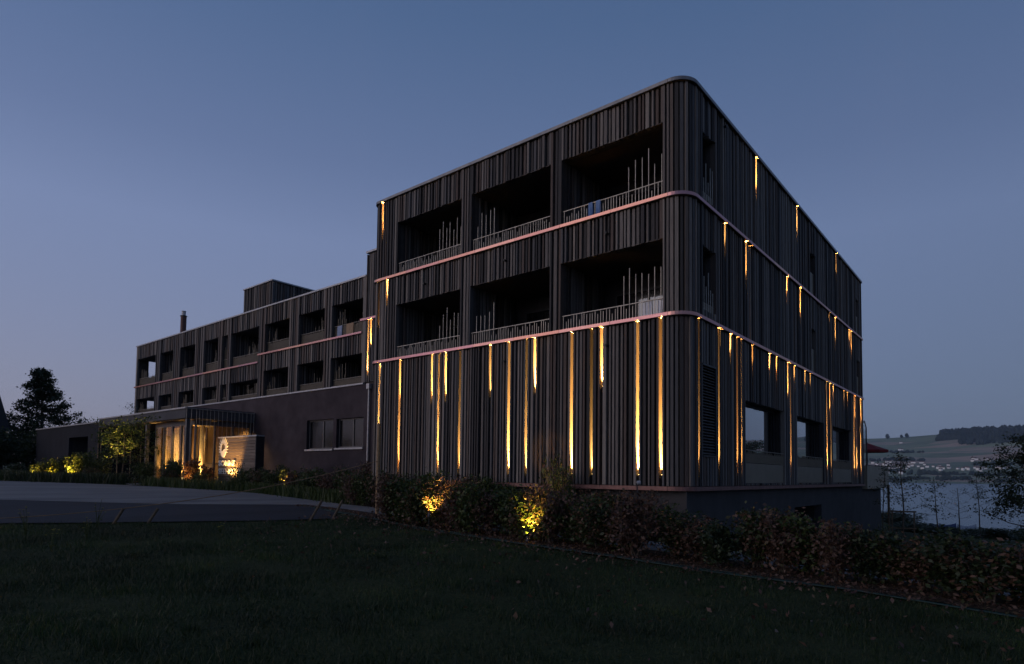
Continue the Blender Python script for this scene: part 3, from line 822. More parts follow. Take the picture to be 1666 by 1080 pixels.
# plaster base
BH = [(-26.3, -23.65, 1.62, 3.33), (-23.35, -20.9, 1.66, 3.29)]
m = RB()
holed_wall(m, XR0, -12.4, -3.0, 5.05, BH, lambda a, b, c, d: m.box(a, b, YR - 0.03, YR + 0.25, c, d))
m.box(XR0, XR0 + 0.25, YR + 0.25, 20, -3.0, 5.05)
m.build('base_wall', PLASTER, rear)
for (a, b, z0, z1) in BH:
    m = RB(); m.box(a - .04, a - .003, YR + .26, YR + .45, z0 - .04, z1 + .04); m.box(b + .003, b + .04, YR + .26, YR + .45, z0 - .04, z1 + .04)
    m.box(a - .04, b + .04, YR + 1.2, YR + 1.3, z0 - .04, z1 + .04); m.box(a, b, YR + .26, YR + 1.2, z1 + .003, z1 + .04); m.box(a, b, YR + .26, YR + 1.2, z0 - .04, z0 - .003)
    w = m.build('window', DARKWOOD, rear)
    f = RB(); y = YR + 0.14
    xm = a + (b - a) * 0.53
    for x in (a, xm, b - 0.09): f.box(x, x + 0.09, y, y + 0.07, z0, z1)
    f.box(a + 0.09, xm, y, y + 0.07, z0, z0 + 0.08); f.box(xm + 0.09, b - 0.09, y, y + 0.07, z0, z0 + 0.08)
    f.box(a + 0.09, xm, y, y + 0.07, z1 - 0.08, z1); f.box(xm + 0.09, b - 0.09, y, y + 0.07, z1 - 0.08, z1)
    o = f.build('frame', FRAME, w); g = RB().box(a + .09, b - .09, y + .04, y + .055, z0 + .08, z1 - .08).build('pane', NIGHTGLASS, w)
    s_ = RB().box(a - 0.06, b + 0.06, YR - 0.12, YR + 0.13, z0 - 0.10, z0 - 0.006).build('sill', ZINC, w)
for k, (a, b, z0, z1) in enumerate(RHOLES):
    first = a < -52
    m = RB(); t = 0.05; y = YR + 0.253; dep = 2.3
    if not first: m.box(a - t, a - 0.002, y, y + dep, z0 - 0.4, z1 + t)
    m.box(b + 0.002, b + t, y, y + dep, z0 - 0.4, z1 + t)
    m.box(a - (0.1 if first else t), b + t, y + dep, y + dep + t, z0 - 0.4, z1 + t)
    m.box(a, b, y, y + dep, z1 + 0.003, z1 + t); m.box(a, b, y, y + dep, z0 - 0.45, z0 - 0.4)
    lg = m.build('loggia', DARKWOOD, rear)
    w = (b - a)
    if w > 1.5:
        f = MB(); x0 = a + w * 0.2; x1 = b - w * 0.15; zt = z1 - 0.15
        for x in (x0, (x0 + x1) / 2, x1): f.box(x - 0.03, x + 0.03, y + dep - 0.06, y + dep - 0.004, z0 - 0.39, zt)
        f.build('door_frame', DARKMETAL, lg)
        MB().box(x0 + 0.03, x1 - 0.03, y + dep - 0.03, y + dep - 0.012, z0 - 0.39, zt - 0.01).build('door_glass', DARKGLASS, lg)
    # screen of fine rods
    ry = YR + 0.2; hh = 0.70 if z0 > 6 else (0.42 if b > SPL else 0.3)
    m = MB(); u = a + 0.04
    rr = random.Random(k)
    bunch = (0.05, 0.4) if k % 4 < 2 else (0.55, 0.95)
    while u < b - 0.02:
        h = hh * rr.uniform(0.86, 1.0); q = (u - a) / (b - a)
        if bunch[0] < q < bunch[1] and rr.random() < 0.4: h = min(z1 - z0 - 0.25, hh + rr.uniform(0.2, 0.9))
        m.box(u - 0.012, u + 0.012, ry - 0.012, ry + 0.012, z0, z0 + h); u += 0.062
    tag(m.build('rod', BRONZE, lg), kind='stuff')
    MB().tube([(a + .02, ry - .02, z0 + hh), (b - .02, ry - .02, z0 + hh)], 0.018, 5).build('top_rail', STEEL, lg)
    m = MB(); v = y + 0.05
    while v < y + dep - 0.1:
        if not first: m.box(a, a + rr.uniform(0.03, 0.06), v, v + 0.09, z0 - 0.35, z1)
        m.box(b - rr.uniform(0.03, 0.06), b, v, v + 0.09, z0 - 0.35, z1); v += 0.17
    tag(m.build('side_batten', WOOD, lg), kind='stuff')
    if first:
        m = MB(); v = 7.0
        while v < 8.45:
            m.box(XR0 + 0.05, XR0 + 0.075, v, v + 0.025, z0, z0 + rr.uniform(0.45, min(1.6, z1 - z0 - 0.2))); v += 0.11
        tag(m.build('end_rod', STEEL, lg), kind='stuff')
# everything parented under the loggias and windows was written in world coordinates
for o in list(rear.children):
    o.matrix_parent_inverse = rear_inv
# penthouse, tower and flue
pent = empty('roof_penthouse', (-38.3, 9, 10.7), 0, 'small timber clad box standing on the flat roof of the rear wing', 'roof box')
pinv = Matrix.Translation((38.3, -9, -10.7))
m = MB(); m.box(-40.3, -36.34, 9.12, 15.6, 10.7, 14.40); o = m.build('wall', BACK, pent); o.matrix_parent_inverse = pinv
pb = []
for ua, ub, pr in run_layout(-40.4, -36.4, [], [], rng, 1.8): pb.append((1, ((ua + ub) / 2, 9.12 - (0.1 + pr) / 2, 12.55), 0, (ub - ua, 0.1 + pr, 3.7)))
for ua, ub, pr in run_layout(9.05, 15.6, [], [], rng, 1.8): pb.append((1, (-36.34 + (0.1 + pr) / 2, (ua + ub) / 2, 12.55), math.pi / 2, (ub - ua, 0.1 + pr, 3.7)))
for (_, loc, rz, sc) in pb:
    o = link('wall_batten', unit_box(WOOD), pent, loc, (0, 0, rz), sc); o.matrix_parent_inverse = pinv
for q in ((-40.5, -36.14, 8.95, 9.2), (-36.45, -36.14, 9.2, 15.7), (-40.5, -40.2, 9.2, 15.7)):
    o = MB().box(q[0], q[1], q[2], q[3], 14.41, 14.50).build('roof_coping', ZINC, pent); o.matrix_parent_inverse = pinv
o = MB().box(-40.19, -36.46, 9.2, 15.55, 14.402, 14.44).build('roof', ROOFMAT, pent); o.matrix_parent_inverse = pinv

tower = empty('stair_tower', (-17, YR, 0), 0, 'narrow timber clad tower between the tall front block and the long rear wing', 'tower')
tinv = Matrix.Translation((17, -YR, 0))
m = MB(); m.box(-20.93, -12.7, YR + 0.1, 14, 5.06, 12.22); o = m.build('wall', BACK, tower); o.matrix_parent_inverse = tinv
TL = [(-20.69, 5.55, 1.1), (-20.47, 7.05, 1.0)]
for (z0, z1) in ((5.16, 8.53), (8.66, 12.15)):
    for ua, ub, pr in run_layout(-20.95, -18.2, [], [t_[0] for t_ in TL] if z0 < 6 else [], rng, 1.0):
        d = 0.1 + pr; o = link('wall_batten', unit_box(WOOD), tower, ((ua + ub) / 2, YR + 0.1 - d / 2, (z0 + z1) / 2), None, (ub - ua, d, z1 - z0)); o.matrix_parent_inverse = tinv
for (nm, mt, z0, z1, y0, x0) in (('copper_band', COPPER, 8.54, 8.65, YR - 0.09, -21.35), ('roof_coping', ZINC, 12.22, 12.32, YR - 0.06, -21.0)):
    o = MB().box(x0, -12.7, y0, YR + (0.09 if nm == 'copper_band' else 0.4), z0, z1).build(nm, mt, tower); o.matrix_parent_inverse = tinv
o = MB().tube([(-20.35, YR - 0.14, -0.6), (-20.35, YR - 0.14, 4.75)], 0.055, 8).build('downpipe', ZINC, tower); o.matrix_parent_inverse = tinv
o = MB().box(-20.47, -20.23, YR - 0.24, YR - 0.04, 4.75, 5.02).build('hopper', ZINC, tower); o.matrix_parent_inverse = tinv

flue = empty('chimney_flue', (-51.2, 9, 10.7), 0, 'rust brown round chimney pipe with silver cap on the rear roof', 'chimney')
RUST = simple('rust_pipe', (0.11, 0.05, 0.04), 0.6, 0.3)
MB().tube([(0, 0, 0), (0, 0, 3.3)], 0.24, 14).build('pipe', RUST, flue)
MB().tube([(0, 0, 3.30), (0, 0, 3.36)], 0.29, 14).build('collar', DARKMETAL, flue)
MB().tube([(0, 0, 3.36), (0, 0, 3.72), (0, 0, 3.78)], [0.17, 0.17, 0.20], 14).build('cap', ZINC, flue)

# ================================================================== ENTRANCE PAVILION
XP, YP = -32.5, 1.7
pav = empty('entrance_pavilion', (XP, YP, -0.3), 0, 'glazed hotel entrance with flat grey canopy roof and warm light inside', 'building')
pvi = Matrix.Translation((-XP, -YP, 0.3))
WARMWALL = wood_mat('warm_panelling', [(0.0, (0.187, 0.121, 0.066)), (0.4, (0.154, 0.094, 0.050)), (0.7, (0.209, 0.143, 0.083))], (4, 4, 0.6))
CREAM = simple('cream_curtain', (0.60, 0.46, 0.27), 0.9)
FLOORM = simple('stone_floor', (0.22, 0.19, 0.16), 0.4)
def P(o): o.matrix_parent_inverse = pvi; return o
PG = -0.28
P(MB().box(-47.35, XP + 0.05, YP - 0.05, 5.96, 3.46, 4.02).build('canopy', CANOPYG, pav))
P(MB().box(-47.45, XP + 0.12, YP - 0.12, 5.96, 4.03, 4.12).build('roof_edge', ZINC, pav))
P(MB().box(-47.2, XP - 0.1, YP + 0.1, 5.9, 3.40, 3.452).build('soffit', WARMWALL, pav))
P(MB().box(-47.3, XP - 0.05, YP + 0.02, 5.95, PG - 0.5, PG).build('floor', FLOORM, pav))
for x in (XP - 0.22, -38.75):
    P(MB().box(x, x + 0.2, YP + 0.05, YP + 0.25, PG, 3.40).build('column', FRAME, pav))
POLE = MB().tube([(0, 0, 0), (0, 0, 1)], 0.035, 6).mesh('timber_pole', POSTWOOD)
for (x, y) in [(-47.2, 1.62), (-46.75, 1.66), (-46.2, 3.0), (-45.4, 3.2), (-45.0, 2.2), (-44.0, 3.4)]:
    P(link('timber_pole', POLE, pav, (x, y, PG), None, (1, 1, 3.68)))
# glazed front and side
for i, x in enumerate((-38.5, -37.2, -35.9, -34.6, -33.3)):
    P(MB().box(x - 0.05, x + 0.05, 2.3, 2.42, PG, 3.1).build('mullion', FRAME, pav))
P(MB().box(-38.55, XP - 0.25, 2.3, 2.42, 3.1, 3.40).build('transom', FRAME, pav))
for x0, x1 in zip((-38.45, -37.15, -35.85, -34.55), (-37.25, -35.95, -34.65, -33.35)):
    P(MB().box(x0, x1, 2.35, 2.37, PG, 3.1).build('pane', GLASS, pav))
for y in (2.42, 3.6, 4.75, 5.85):
    P(MB().box(XP - 0.36, XP - 0.26, y - 0.05, y + 0.05, PG, 3.1).build('mullion', FRAME, pav))
P(MB().box(XP - 0.36, XP - 0.26, 2.47, 5.8, 3.102, 3.40).build('transom', FRAME, pav))
for y0, y1 in ((2.48, 3.54), (3.66, 4.69), (4.81, 5.79)):
    P(MB().box(XP - 0.32, XP - 0.30, y0, y1, PG, 3.1).build('pane', GLASS, pav))
P(MB().box(-38.6, XP - 0.3, 5.80, 5.90, PG, 3.40).build('back_wall', WARMWALL, pav))
P(MB().box(-38.78, -38.62, 2.45, 5.79, PG, 3.40).build('partition', WARMWALL, pav))
# lit pleated curtain strips
def pleats(x0, x1, y, z0, z1, n):
    m = MB(); vs = []; fs = []
    for k in range(n + 1):
        u = x0 + (x1 - x0) * k / n; w = y + 0.035 * (1 if k % 2 else -1)
        vs += [(u, w, z0), (u, w, z1)]
    for k in range(n): fs.append((2 * k, 2 * k + 2, 2 * k + 3, 2 * k + 1))
    m.poly(vs, fs); nv = len(vs)
    m.poly([(a, b + 0.02, c) for a, b, c in vs], [f[::-1] for f in fs]); return m
def pleats_y(y0, y1, x, z0, z1, n):
    m = pleats(y0, y1, 0, z0, z1, n); m.v = [(x + b, a, c) for a, b, c in m.v]; return m
STRIPS = [(2.78, 3.05), (3.38, 3.80), (3.93, 4.08), (4.18, 4.45)]
for (a, b) in STRIPS:
    P(pleats_y(a, b, -38.5, PG + 0.05, 3.2, 8).build('curtain', CREAM, pav))
P(pleats(-33.9, -33.3, 3.2, PG + 0.05, 3.2, 10).build('curtain', CREAM, pav))
for (x, y, z) in [(-33.6, 5.2, 2.0), (-35.0, 5.5, 2.2)]:
    P(MB().box(x - 0.4, x + 0.4, 5.74, 5.795, z - 0.5, z + 0.5).build('picture_panel', DARKWOOD, pav))
P(MB().box(-37.2, -35.7, 5.0, 5.5, PG, PG + 1.05).build('reception_desk', WARMWALL, pav))
P(MB().box(-37.3, -35.6, 4.95, 5.55, PG + 1.052, PG + 1.1).build('desk_top', DARKWOOD, pav))
# hanging rod screen along the east side
P(MB().tube([(XP + 0.2, 1.62, 4.10), (XP + 0.2, 5.85, 4.10)], 0.02, 6).build('screen_rail', DARKMETAL, pav))
rng = random.Random(2)
RODL = MB().tube([(0, 0, 0), (0, 0, -1)], 0.014, 5).mesh('hanging_rod', STEEL)
y = 1.64; k = 0
while y < 5.9:
    P(link('hanging_rod', RODL, pav, (XP + 0.2, y, 4.10), None, (1, 1, 4.3 if k < 4 else rng.choice((0.95, 1.3, 1.9, 2.6, 3.6)))))
    y += 0.235 * rng.uniform(0.75, 1.25); k += 1

annex = empty('low_annex', (-55.5, 1.7, -0.3), 0, 'low flat roofed grey plaster annex with one dark opening left of the entrance', 'building')
avi = Matrix.Translation((55.5, -1.7, 0.3))
m = MB(); AH = [(-54.55, -49.9, 0.4, 2.86)]
holed_wall(m, -64.0, -47.4, -1.5, 3.82, AH, lambda a, b, c, d: m.box(a, b, 1.72, 2.0, c, d))
m.box(-64.0, -63.7, 2.0, 9, -1.5, 3.82); m.box(-63.7, -47.4, 8.7, 9, -1.5, 3.82); m.box(-47.7, -47.4, 2.0, 8.7, -1.5, 3.82)
o = m.build('wall', GREYPLASTER, annex); o.matrix_parent_inverse = avi
o = MB().box(-64.08, -47.46, 1.64, 9.1, 3.83, 3.92).build('roof', ZINC, annex); o.matrix_parent_inverse = avi
m = MB(); m.box(-54.6, -49.85, 4.0, 4.1, 0.3, 3.0); m.box(-54.65, -54.56, 2.002, 4.0, .3, 3); m.box(-49.89, -49.8, 2.002, 4.0, .3, 3); m.box(-54.55, -49.9, 2.002, 4.0, 2.87, 3.0); m.box(-54.55, -49.9, 2.002, 4, .3, .39)
o = m.build('opening', DARKWOOD, annex); o.matrix_parent_inverse = avi

# ================================================================== SIGN
SX, SY = -26.7, 1.0
sign = empty('hotel_sign_wall', (-24.7, SY + 0.2, -0.65), 0, 'freestanding boarded hotel sign wall with white lettering lit from below', 'sign')
svi = Matrix.Translation((24.7, -SY - 0.2, 0.65))
SIGNWOOD = wood_mat('sign_boards', [(0.0, (0.20, 0.15, 0.115)), (0.35, (0.16, 0.12, 0.095)), (0.7, (0.23, 0.175, 0.135))], (0.7, 6, 9))
o = MB().box(SX + 0.04, -22.86, SY + 0.06, SY + 0.36, -0.9, 2.02).build('core', DARKWOOD, sign); o.matrix_parent_inverse = svi
z = -0.75
while z < 2.0:
    h = 0.145
    o = MB().poly([(SX, SY + 0.05, z), (-22.82, SY + 0.05, z), (-22.82, SY + 0.05, z + h), (SX, SY + 0.05, z + h), (SX, SY - 0.012, z + 0.012), (-22.82, SY - 0.012, z + 0.012), (-22.82, SY + 0.012, z + h), (SX, SY + 0.012, z + h)],
                  [(0, 1, 5, 4), (4, 5, 6, 7), (7, 6, 2, 3), (0, 4, 7, 3), (1, 2, 6, 5), (0, 3, 2, 1)]).build('board', SIGNWOOD, sign); o.matrix_parent_inverse = svi
    z += h + 0.006
o = MB().box(SX - 0.05, -22.75, SY - 0.04, SY + 0.40, 2.03, 2.09).build('cap', ZINC, sign); o.matrix_parent_inverse = svi
o = MB().box(-22.815, -22.76, SY - 0.04, SY + 0.40, -0.9, 2.028).build('end_cap', DARKMETAL, sign); o.matrix_parent_inverse = svi
WHITE = simple('white_letters', (0.72, 0.71, 0.69), 0.5, vary=0.04)
def letters(body, x, z, width, height, offset, name):
    cu = bpy.data.curves.new(name, 'FONT'); cu.body = body; cu.size = 1.0; cu.extrude = 0.02; cu.offset = offset
    cu.materials.append(WHITE)
    o = bpy.data.objects.new(name, cu); col.objects.link(o)
    bpy.context.view_layer.update()
    d = o.dimensions
    sx, sz = width / d.x, height / d.y
    bb = o.bound_box
    o.parent = sign; o.matrix_parent_inverse = svi
    o.rotation_euler = (R(90), 0, 0); o.scale = (sx, sz, 1)
    o.location = (x - bb[0][0] * sx, SY - 0.04, z - bb[0][1] * sz)
    return o
letters('SONNE', -26.56, 0.56, 1.80, 0.29, 0.022, 'lettering')
letters('SEEHOTEL', -26.56, 0.13, 2.46, 0.29, 0.004, 'lettering')
def sun_logo():
    m = MB(); cx, cz = -26.12, 1.40
    def ring(a_out, b_out, a_in, b_in, dz):
        n = 24; vs = []; fs = []
        for k in range(n):
            t = 2 * math.pi * k / n
            vs += [(cx + a_out * math.cos(t), SY - 0.045, cz + b_out * math.sin(t)), (cx + a_in * math.cos(t), SY - 0.045, cz + dz + b_in * math.sin(t)),
                   (cx + a_out * math.cos(t), SY - 0.018, cz + b_out * math.sin(t)), (cx + a_in * math.cos(t), SY - 0.018, cz + dz + b_in * math.sin(t))]
        for k in range(n):
            j = (k + 1) % n; fs += [(4 * k, 4 * j, 4 * j + 1, 4 * k + 1), (4 * k + 2, 4 * k, 4 * k + 1, 4 * k + 3), (4 * k + 2, 4 * j + 2, 4 * j, 4 * k)]
        m.poly(vs, fs)
    ring(0.29, 0.34, 0.20, 0.26, 0.06)
    # filled lower part with a wavy upper edge
    pts = [(-0.24, -0.05)] + [(0.29 * math.cos(t), 0.34 * math.sin(t) - 0.06) for t in np.linspace(math.pi * 1.05, math.pi * 1.95, 14)] + [(0.24, 0.02), (0.12, 0.05), (0.0, -0.02), (-0.12, -0.08)]
    vs = [(cx + a, SY - 0.047, cz + b) for a, b in pts] + [(cx + a, SY - 0.017, cz + b) for a, b in pts]; n = len(pts)
    m.poly(vs, [tuple(range(n)), tuple(range(n, 2 * n))[::-1]] + [(i, n + i, n + (i + 1) % n, (i + 1) % n) for i in range(n)])
    for k in range(13):       # flame shaped rays over the upper part
        t = math.pi * (-0.08 + 1.16 * k / 12); L_ = 0.22 + 0.14 * math.sin(max(0, min(math.pi, t))); w = 0.075
        d = Vector((math.cos(t), math.sin(t))); e = Vector((-d.y, d.x)); b0 = Vector((0.28 * d.x, 0.33 * d.y))
        tri = [b0 + e * w, b0 - e * w, b0 - e * w * 0.5 + d * L_ * 0.55, b0 + d * L_, b0 + e * w * 0.35 + d * L_ * 0.55]
        vs = [(cx + q.x, SY - 0.046, cz + q.y) for q in tri] + [(cx + q.x, SY - 0.017, cz + q.y) for q in tri]
        m.poly(vs, [(0, 1, 2, 3, 4), (5, 9, 8, 7, 6)] + [(i, 5 + i, 5 + (i + 1) % 5, (i + 1) % 5) for i in range(5)])
    o = m.build('sun_emblem', WHITE, sign); o.matrix_parent_inverse = svi
sun_logo()

# ================================================================== TERRACE END
ter = empty('terrace_balustrade', (0.0, 22.0, -0.25), 0, 'bronze sheet balustrade of the terrace beyond the end of the facade', 'balustrade')
tvi = Matrix.Translation((0, -22, 0.25))
for k in range(8):
    a = 22.15 + k * 0.82
    o = MB().box(0.06, 0.09, a, a + 0.81, -0.22, 1.0).build('balustrade_panel', PALEBRONZE, ter); o.matrix_parent_inverse = tvi
o = MB().box(0.02, 0.10, 22.1, 28.75, 1.003, 1.04).build('top_rail', DARKMETAL, ter); o.matrix_parent_inverse = tvi
for k in range(3):
    o = MB().box(0.06 - 0.75 * (k + 1), 0.05 - 0.75 * k, 22.12, 22.15, -0.22, 1.0).build('balustrade_panel', PALEBRONZE, ter); o.matrix_parent_inverse = tvi
ws = empty('glass_windscreen', (-0.2, 22.0, -0.06), 0, 'tall glass wind screen with dark frame at the far end of the side facade', 'wind screen')
MB().box(0.12, 0.14, 0.05, 0.92, 1.1, 3.2).build('pane', GLASS, ws)
m = MB(); m.box(0.10, 0.16, 0.0, 0.05, 0, 3.25); m.box(0.10, 0.16, 0.92, 0.97, 0, 3.1); m.tube([(0.13, 0.0, 3.25), (0.13, 0.5, 3.42), (0.13, 0.97, 3.1)], 0.03, 5)
m.build('frame', DARKMETAL, ws)
par = empty('red_parasol', (-1.5, 31.5, -0.07), 0, 'red parasol open on the terrace behind the building corner', 'parasol')
REDC = simple('red_canvas', (0.20, 0.015, 0.015), 0.9)
m = MB(); n = 8
rim = [(1.2 * math.cos(2 * math.pi * k / n), 1.2 * math.sin(2 * math.pi * k / n), 2.25) for k in range(n)]
m.poly([(0, 0, 2.72)] + rim, [(0, 1 + k, 1 + (k + 1) % n) for k in range(n)])
m.poly([(0, 0, 2.70)] + [(x, y, z - 0.02) for x, y, z in rim], [(0, 1 + (k + 1) % n, 1 + k) for k in range(n)])
for k in range(n): m.quad(rim[k], rim[(k + 1) % n], (rim[(k + 1) % n][0], rim[(k + 1) % n][1], 2.1), (rim[k][0], rim[k][1], 2.1))
m.build('canopy', REDC, par)
MB().tube([(0, 0, 0), (0, 0, 2.75)], 0.025, 8).build('pole', DARKMETAL, par)
MB().box(-0.3, 0.3, -0.3, 0.3, -0.2, 0.08).build('base', CONCRETE, par)

# ================================================================== LAMPS IN THE FACADE
LIGHT_K = 4200.0
def spot_data(name, energy, angle, blend, colr, radius, falloff=True):
    d = bpy.data.lights.new(name, 'SPOT'); d.energy = energy; d.spot_size = R(angle); d.spot_blend = blend; d.color = colr; d.shadow_soft_size = radius
    if falloff:                      # narrow beam optic: the beam hardly spreads along the groove
        d.use_nodes = True; t = d.node_tree; t.nodes.clear()
        o = t.nodes.new('ShaderNodeOutputLight'); e = t.nodes.new('ShaderNodeEmission'); f = t.nodes.new('ShaderNodeLightFalloff')
        f.inputs['Strength'].default_value = 1.0
        a_ = t.nodes.new('ShaderNodeMath'); a_.operation = 'MULTIPLY_ADD'; a_.inputs[1].default_value = 4.8   # wide part of the beam near the lamp
        b_ = t.nodes.new('ShaderNodeMath'); b_.operation = 'MULTIPLY'; b_.inputs[1].default_value = 0.26     # narrow part that carries up the groove
        t.links.new(f.outputs['Constant'], b_.inputs[0]); t.links.new(f.outputs['Linear'], a_.inputs[0]); t.links.new(b_.outputs[0], a_.inputs[2])
        t.links.new(a_.outputs[0], e.inputs['Strength']); t.links.new(e.outputs[0], o.inputs[0])
    return d
HOUSING = MB().tube([(0, 0, -0.14), (0, 0, -0.012)], 0.026, 10).mesh('housing', BLACK)
LENSM = MB().tube([(0, 0, -0.012), (0, 0, -0.004)], 0.022, 10).mesh('lens', LENS)
ORD = ['first', 'second', 'third', 'fourth', 'fifth', 'sixth', 'seventh', 'eighth', 'ninth', 'tenth', 'eleventh', 'twelfth', 'thirteenth', 'fourteenth', 'fifteenth']
ROWTXT = {'bottom': 'lowest row', 'middle': 'row under the lower copper band', 'upper': 'row under the upper copper band', 'top': 'row under the roof edge'}
def groove_lamp(loc, tilt, s, label, group):
    t = empty('groove_light', loc, 0, label, 'wall light', group)
    link('housing', HOUSING, t); link('lens', LENSM, t)
    d = spot_data('groove_beam', LIGHT_K * s, 40, 1.0, (1.0, 0.50, 0.12), 0.014, True)
    o = bpy.data.objects.new('groove_beam', d); col.objects.link(o); o.parent = t
    o.rotation_euler = Vector(tilt).to_track_quat('-Z', 'Y').to_euler()
    return t
for facade, lst in (('front', LAMPS_L), ('side', LAMPS_R)):
    for row in ROWTXT:
        sub = sorted([l_ for l_ in lst if l_[3] == row], key=lambda q: q[0])
        for i, (u, z, s, _) in enumerate(sub):
            loc = (u, BK - 0.055, z) if facade == 'front' else (-BK + 0.055, u, z)
            tilt = (0, 0.18, 1) if facade == 'front' else (-0.11, 0.16, 1)
            dim = ' faint' if s < 0.6 else ''  # several faint side ones are added lamps in place of light spill
            lab = f"{ORD[i]}{dim} groove light from left, {facade} facade, {ROWTXT[row]}"
            if len(sub) == 1: lab = f"only groove light on the {facade} facade in the {ROWTXT[row]}"
            groove_lamp(loc, tilt, s, lab, f'groove lights of the {facade} facade')
groove_lamp((TL[0][0], YR + 0.045, TL[0][1]), (0, 0.18, 1), 1.2, 'lower of two groove lights on the narrow tower beside the front block', 'groove lights of the tower')
groove_lamp((TL[1][0], YR + 0.045, TL[1][1]), (0, 0.18, 1), 1.1, 'upper of two groove lights on the narrow tower beside the front block', 'groove lights of the tower')

# lamps inside the entrance
def room_lamp(x, y, z, e, label, r=0.09):
    t = empty('ceiling_lamp', (x, y, z), 0, label, 'lamp', 'lamps inside the entrance')
    MB().tube([(0, 0, 0.0), (0, 0, 0.06)], r, 12).build('housing', ZINC, t)
    MB().tube([(0, 0, -0.012), (0, 0, 0.0)], r * 0.85, 12).build('diffuser', emit_mat('warm_diffuser', (1.0, 0.8, 0.5), 9.0), t)
    d = bpy.data.lights.new('room_light', 'SPOT'); d.energy = e; d.color = (1.0, 0.55, 0.20); d.shadow_soft_size = 0.06; d.spot_size = R(150); d.spot_blend = 0.6
    o = bpy.data.objects.new('room_light', d); o.location = (0, 0, -0.05); o.parent = t; col.objects.link(o)
room_lamp(-37.0, 3.6, 3.33, 300, 'ceiling lamp behind the entrance glass, farther left of three')
room_lamp(-34.8, 3.4, 3.33, 420, 'ceiling lamp behind the entrance glass, in the middle of three')
room_lamp(-33.2, 4.8, 3.33, 500, 'ceiling lamp in the entrance nearest the sign wall')
def floor_spot(x, y, e, label, tilt=(0, 0.25, 1)):
    t = empty('floor_uplight', (x, y, PG + 0.03), 0, label, 'lamp', 'floor lights at the entrance curtains')
    MB().tube([(0, 0, -0.02), (0, 0, 0.01)], 0.07, 10).build('housing', DARKMETAL, t); MB().tube([(0, 0, 0.01), (0, 0, 0.016)], 0.05, 10).build('lens', LENS, t)
    d = spot_data('floor_beam', e, 70, 0.8, (1.0, 0.58, 0.19), 0.03, None)
    o = bpy.data.objects.new('floor_beam', d); o.location = (0, 0, 0.03); o.rotation_euler = Vector(tilt).to_track_quat('-Z', 'Y').to_euler(); o.parent = t; col.objects.link(o)
for i, (a, b) in enumerate(STRIPS):
    floor_spot(-38.25, (a + b) / 2, 700, f'floor uplight under the {ORD[i]} glowing curtain strip from the left', (-0.12, 0, 1))
floor_spot(-33.6, 2.95, 1400, 'floor uplight under the bright curtain at the glass corner')

# ================================================================== PLANTS
def leaf_cloud(n, sampler, size, rng, flat=0.0):
    """n small folded leaves; sampler(rng, n) gives centres"""
    c = sampler(rng, n)
    d = rng.normal(size=(n, 3)); d[:, 2] += flat; d /= np.linalg.norm(d, axis=1)[:, None]
    a = rng.normal(size=(n, 3)); a -= (a * d).sum(1)[:, None] * d; a /= np.linalg.norm(a, axis=1)[:, None]
    b = np.cross(d, a); L_ = size * rng.uniform(0.6, 1.35, size=(n, 1)); W_ = L_ * rng.uniform(0.45, 0.65, size=(n, 1))
    v = np.empty((n, 4, 3)); v[:, 0] = c - a * L_ * 0.5; v[:, 1] = c + b * W_ * 0.5 + d * L_ * 0.12; v[:, 2] = c + a * L_ * 0.5; v[:, 3] = c - b * W_ * 0.5 + d * L_ * 0.12
    return v.reshape(-1, 3), np.arange(n * 4).reshape(-1, 4)

def shrub_meshes(seed, mat, n=1100, leaf=0.085, open_=0.25, twigs=13):
    """a shrub of unit height and about unit width: (foliage mesh, stem mesh)"""
    rg = np.random.default_rng(seed); rr = random.Random(seed)
    stems = MB(); tips = []
    for k in range(twigs):
        a = rr.uniform(0, 2 * math.pi); sp = rr.uniform(0.08, 0.42); h = rr.uniform(0.62, 1.0)
        p0 = (rr.uniform(-.05, .05), rr.uniform(-.05, .05), -0.05); p1 = (sp * 0.4 * math.cos(a), sp * 0.4 * math.sin(a), h * 0.42); p2 = (sp * math.cos(a) + rr.uniform(-.05, .05), sp * math.sin(a), h)
        stems.tube([p0, p1, p2], [0.013, 0.009, 0.003], 4, False); tips.append((np.array(p0), np.array(p1), np.array(p2)))
    def sampler(g, m):
        idx = g.integers(0, len(tips), m); t = g.uniform(0.22, 1.0, m) ** 0.75
        out = np.empty((m, 3))
        for i in range(m):
            p0, p1, p2 = tips[idx[i]]; q = t[i]
            out[i] = (1 - q) ** 2 * p0 + 2 * q * (1 - q) * p1 + q * q * p2
        s_ = open_ * (0.35 + 0.5 * np.sin(np.clip(t, 0, 1) * math.pi) ** 0.5)
        return out + g.normal(size=(m, 3)) * s_[:, None] * np.array([0.42, 0.42, 0.30])
    v, f = leaf_cloud(n, sampler, leaf, rg)
    v[:, 2] = np.maximum(v[:, 2], 0.03)
    return np_mesh('foliage', v, f, mat), stems.mesh('stem', BARK)

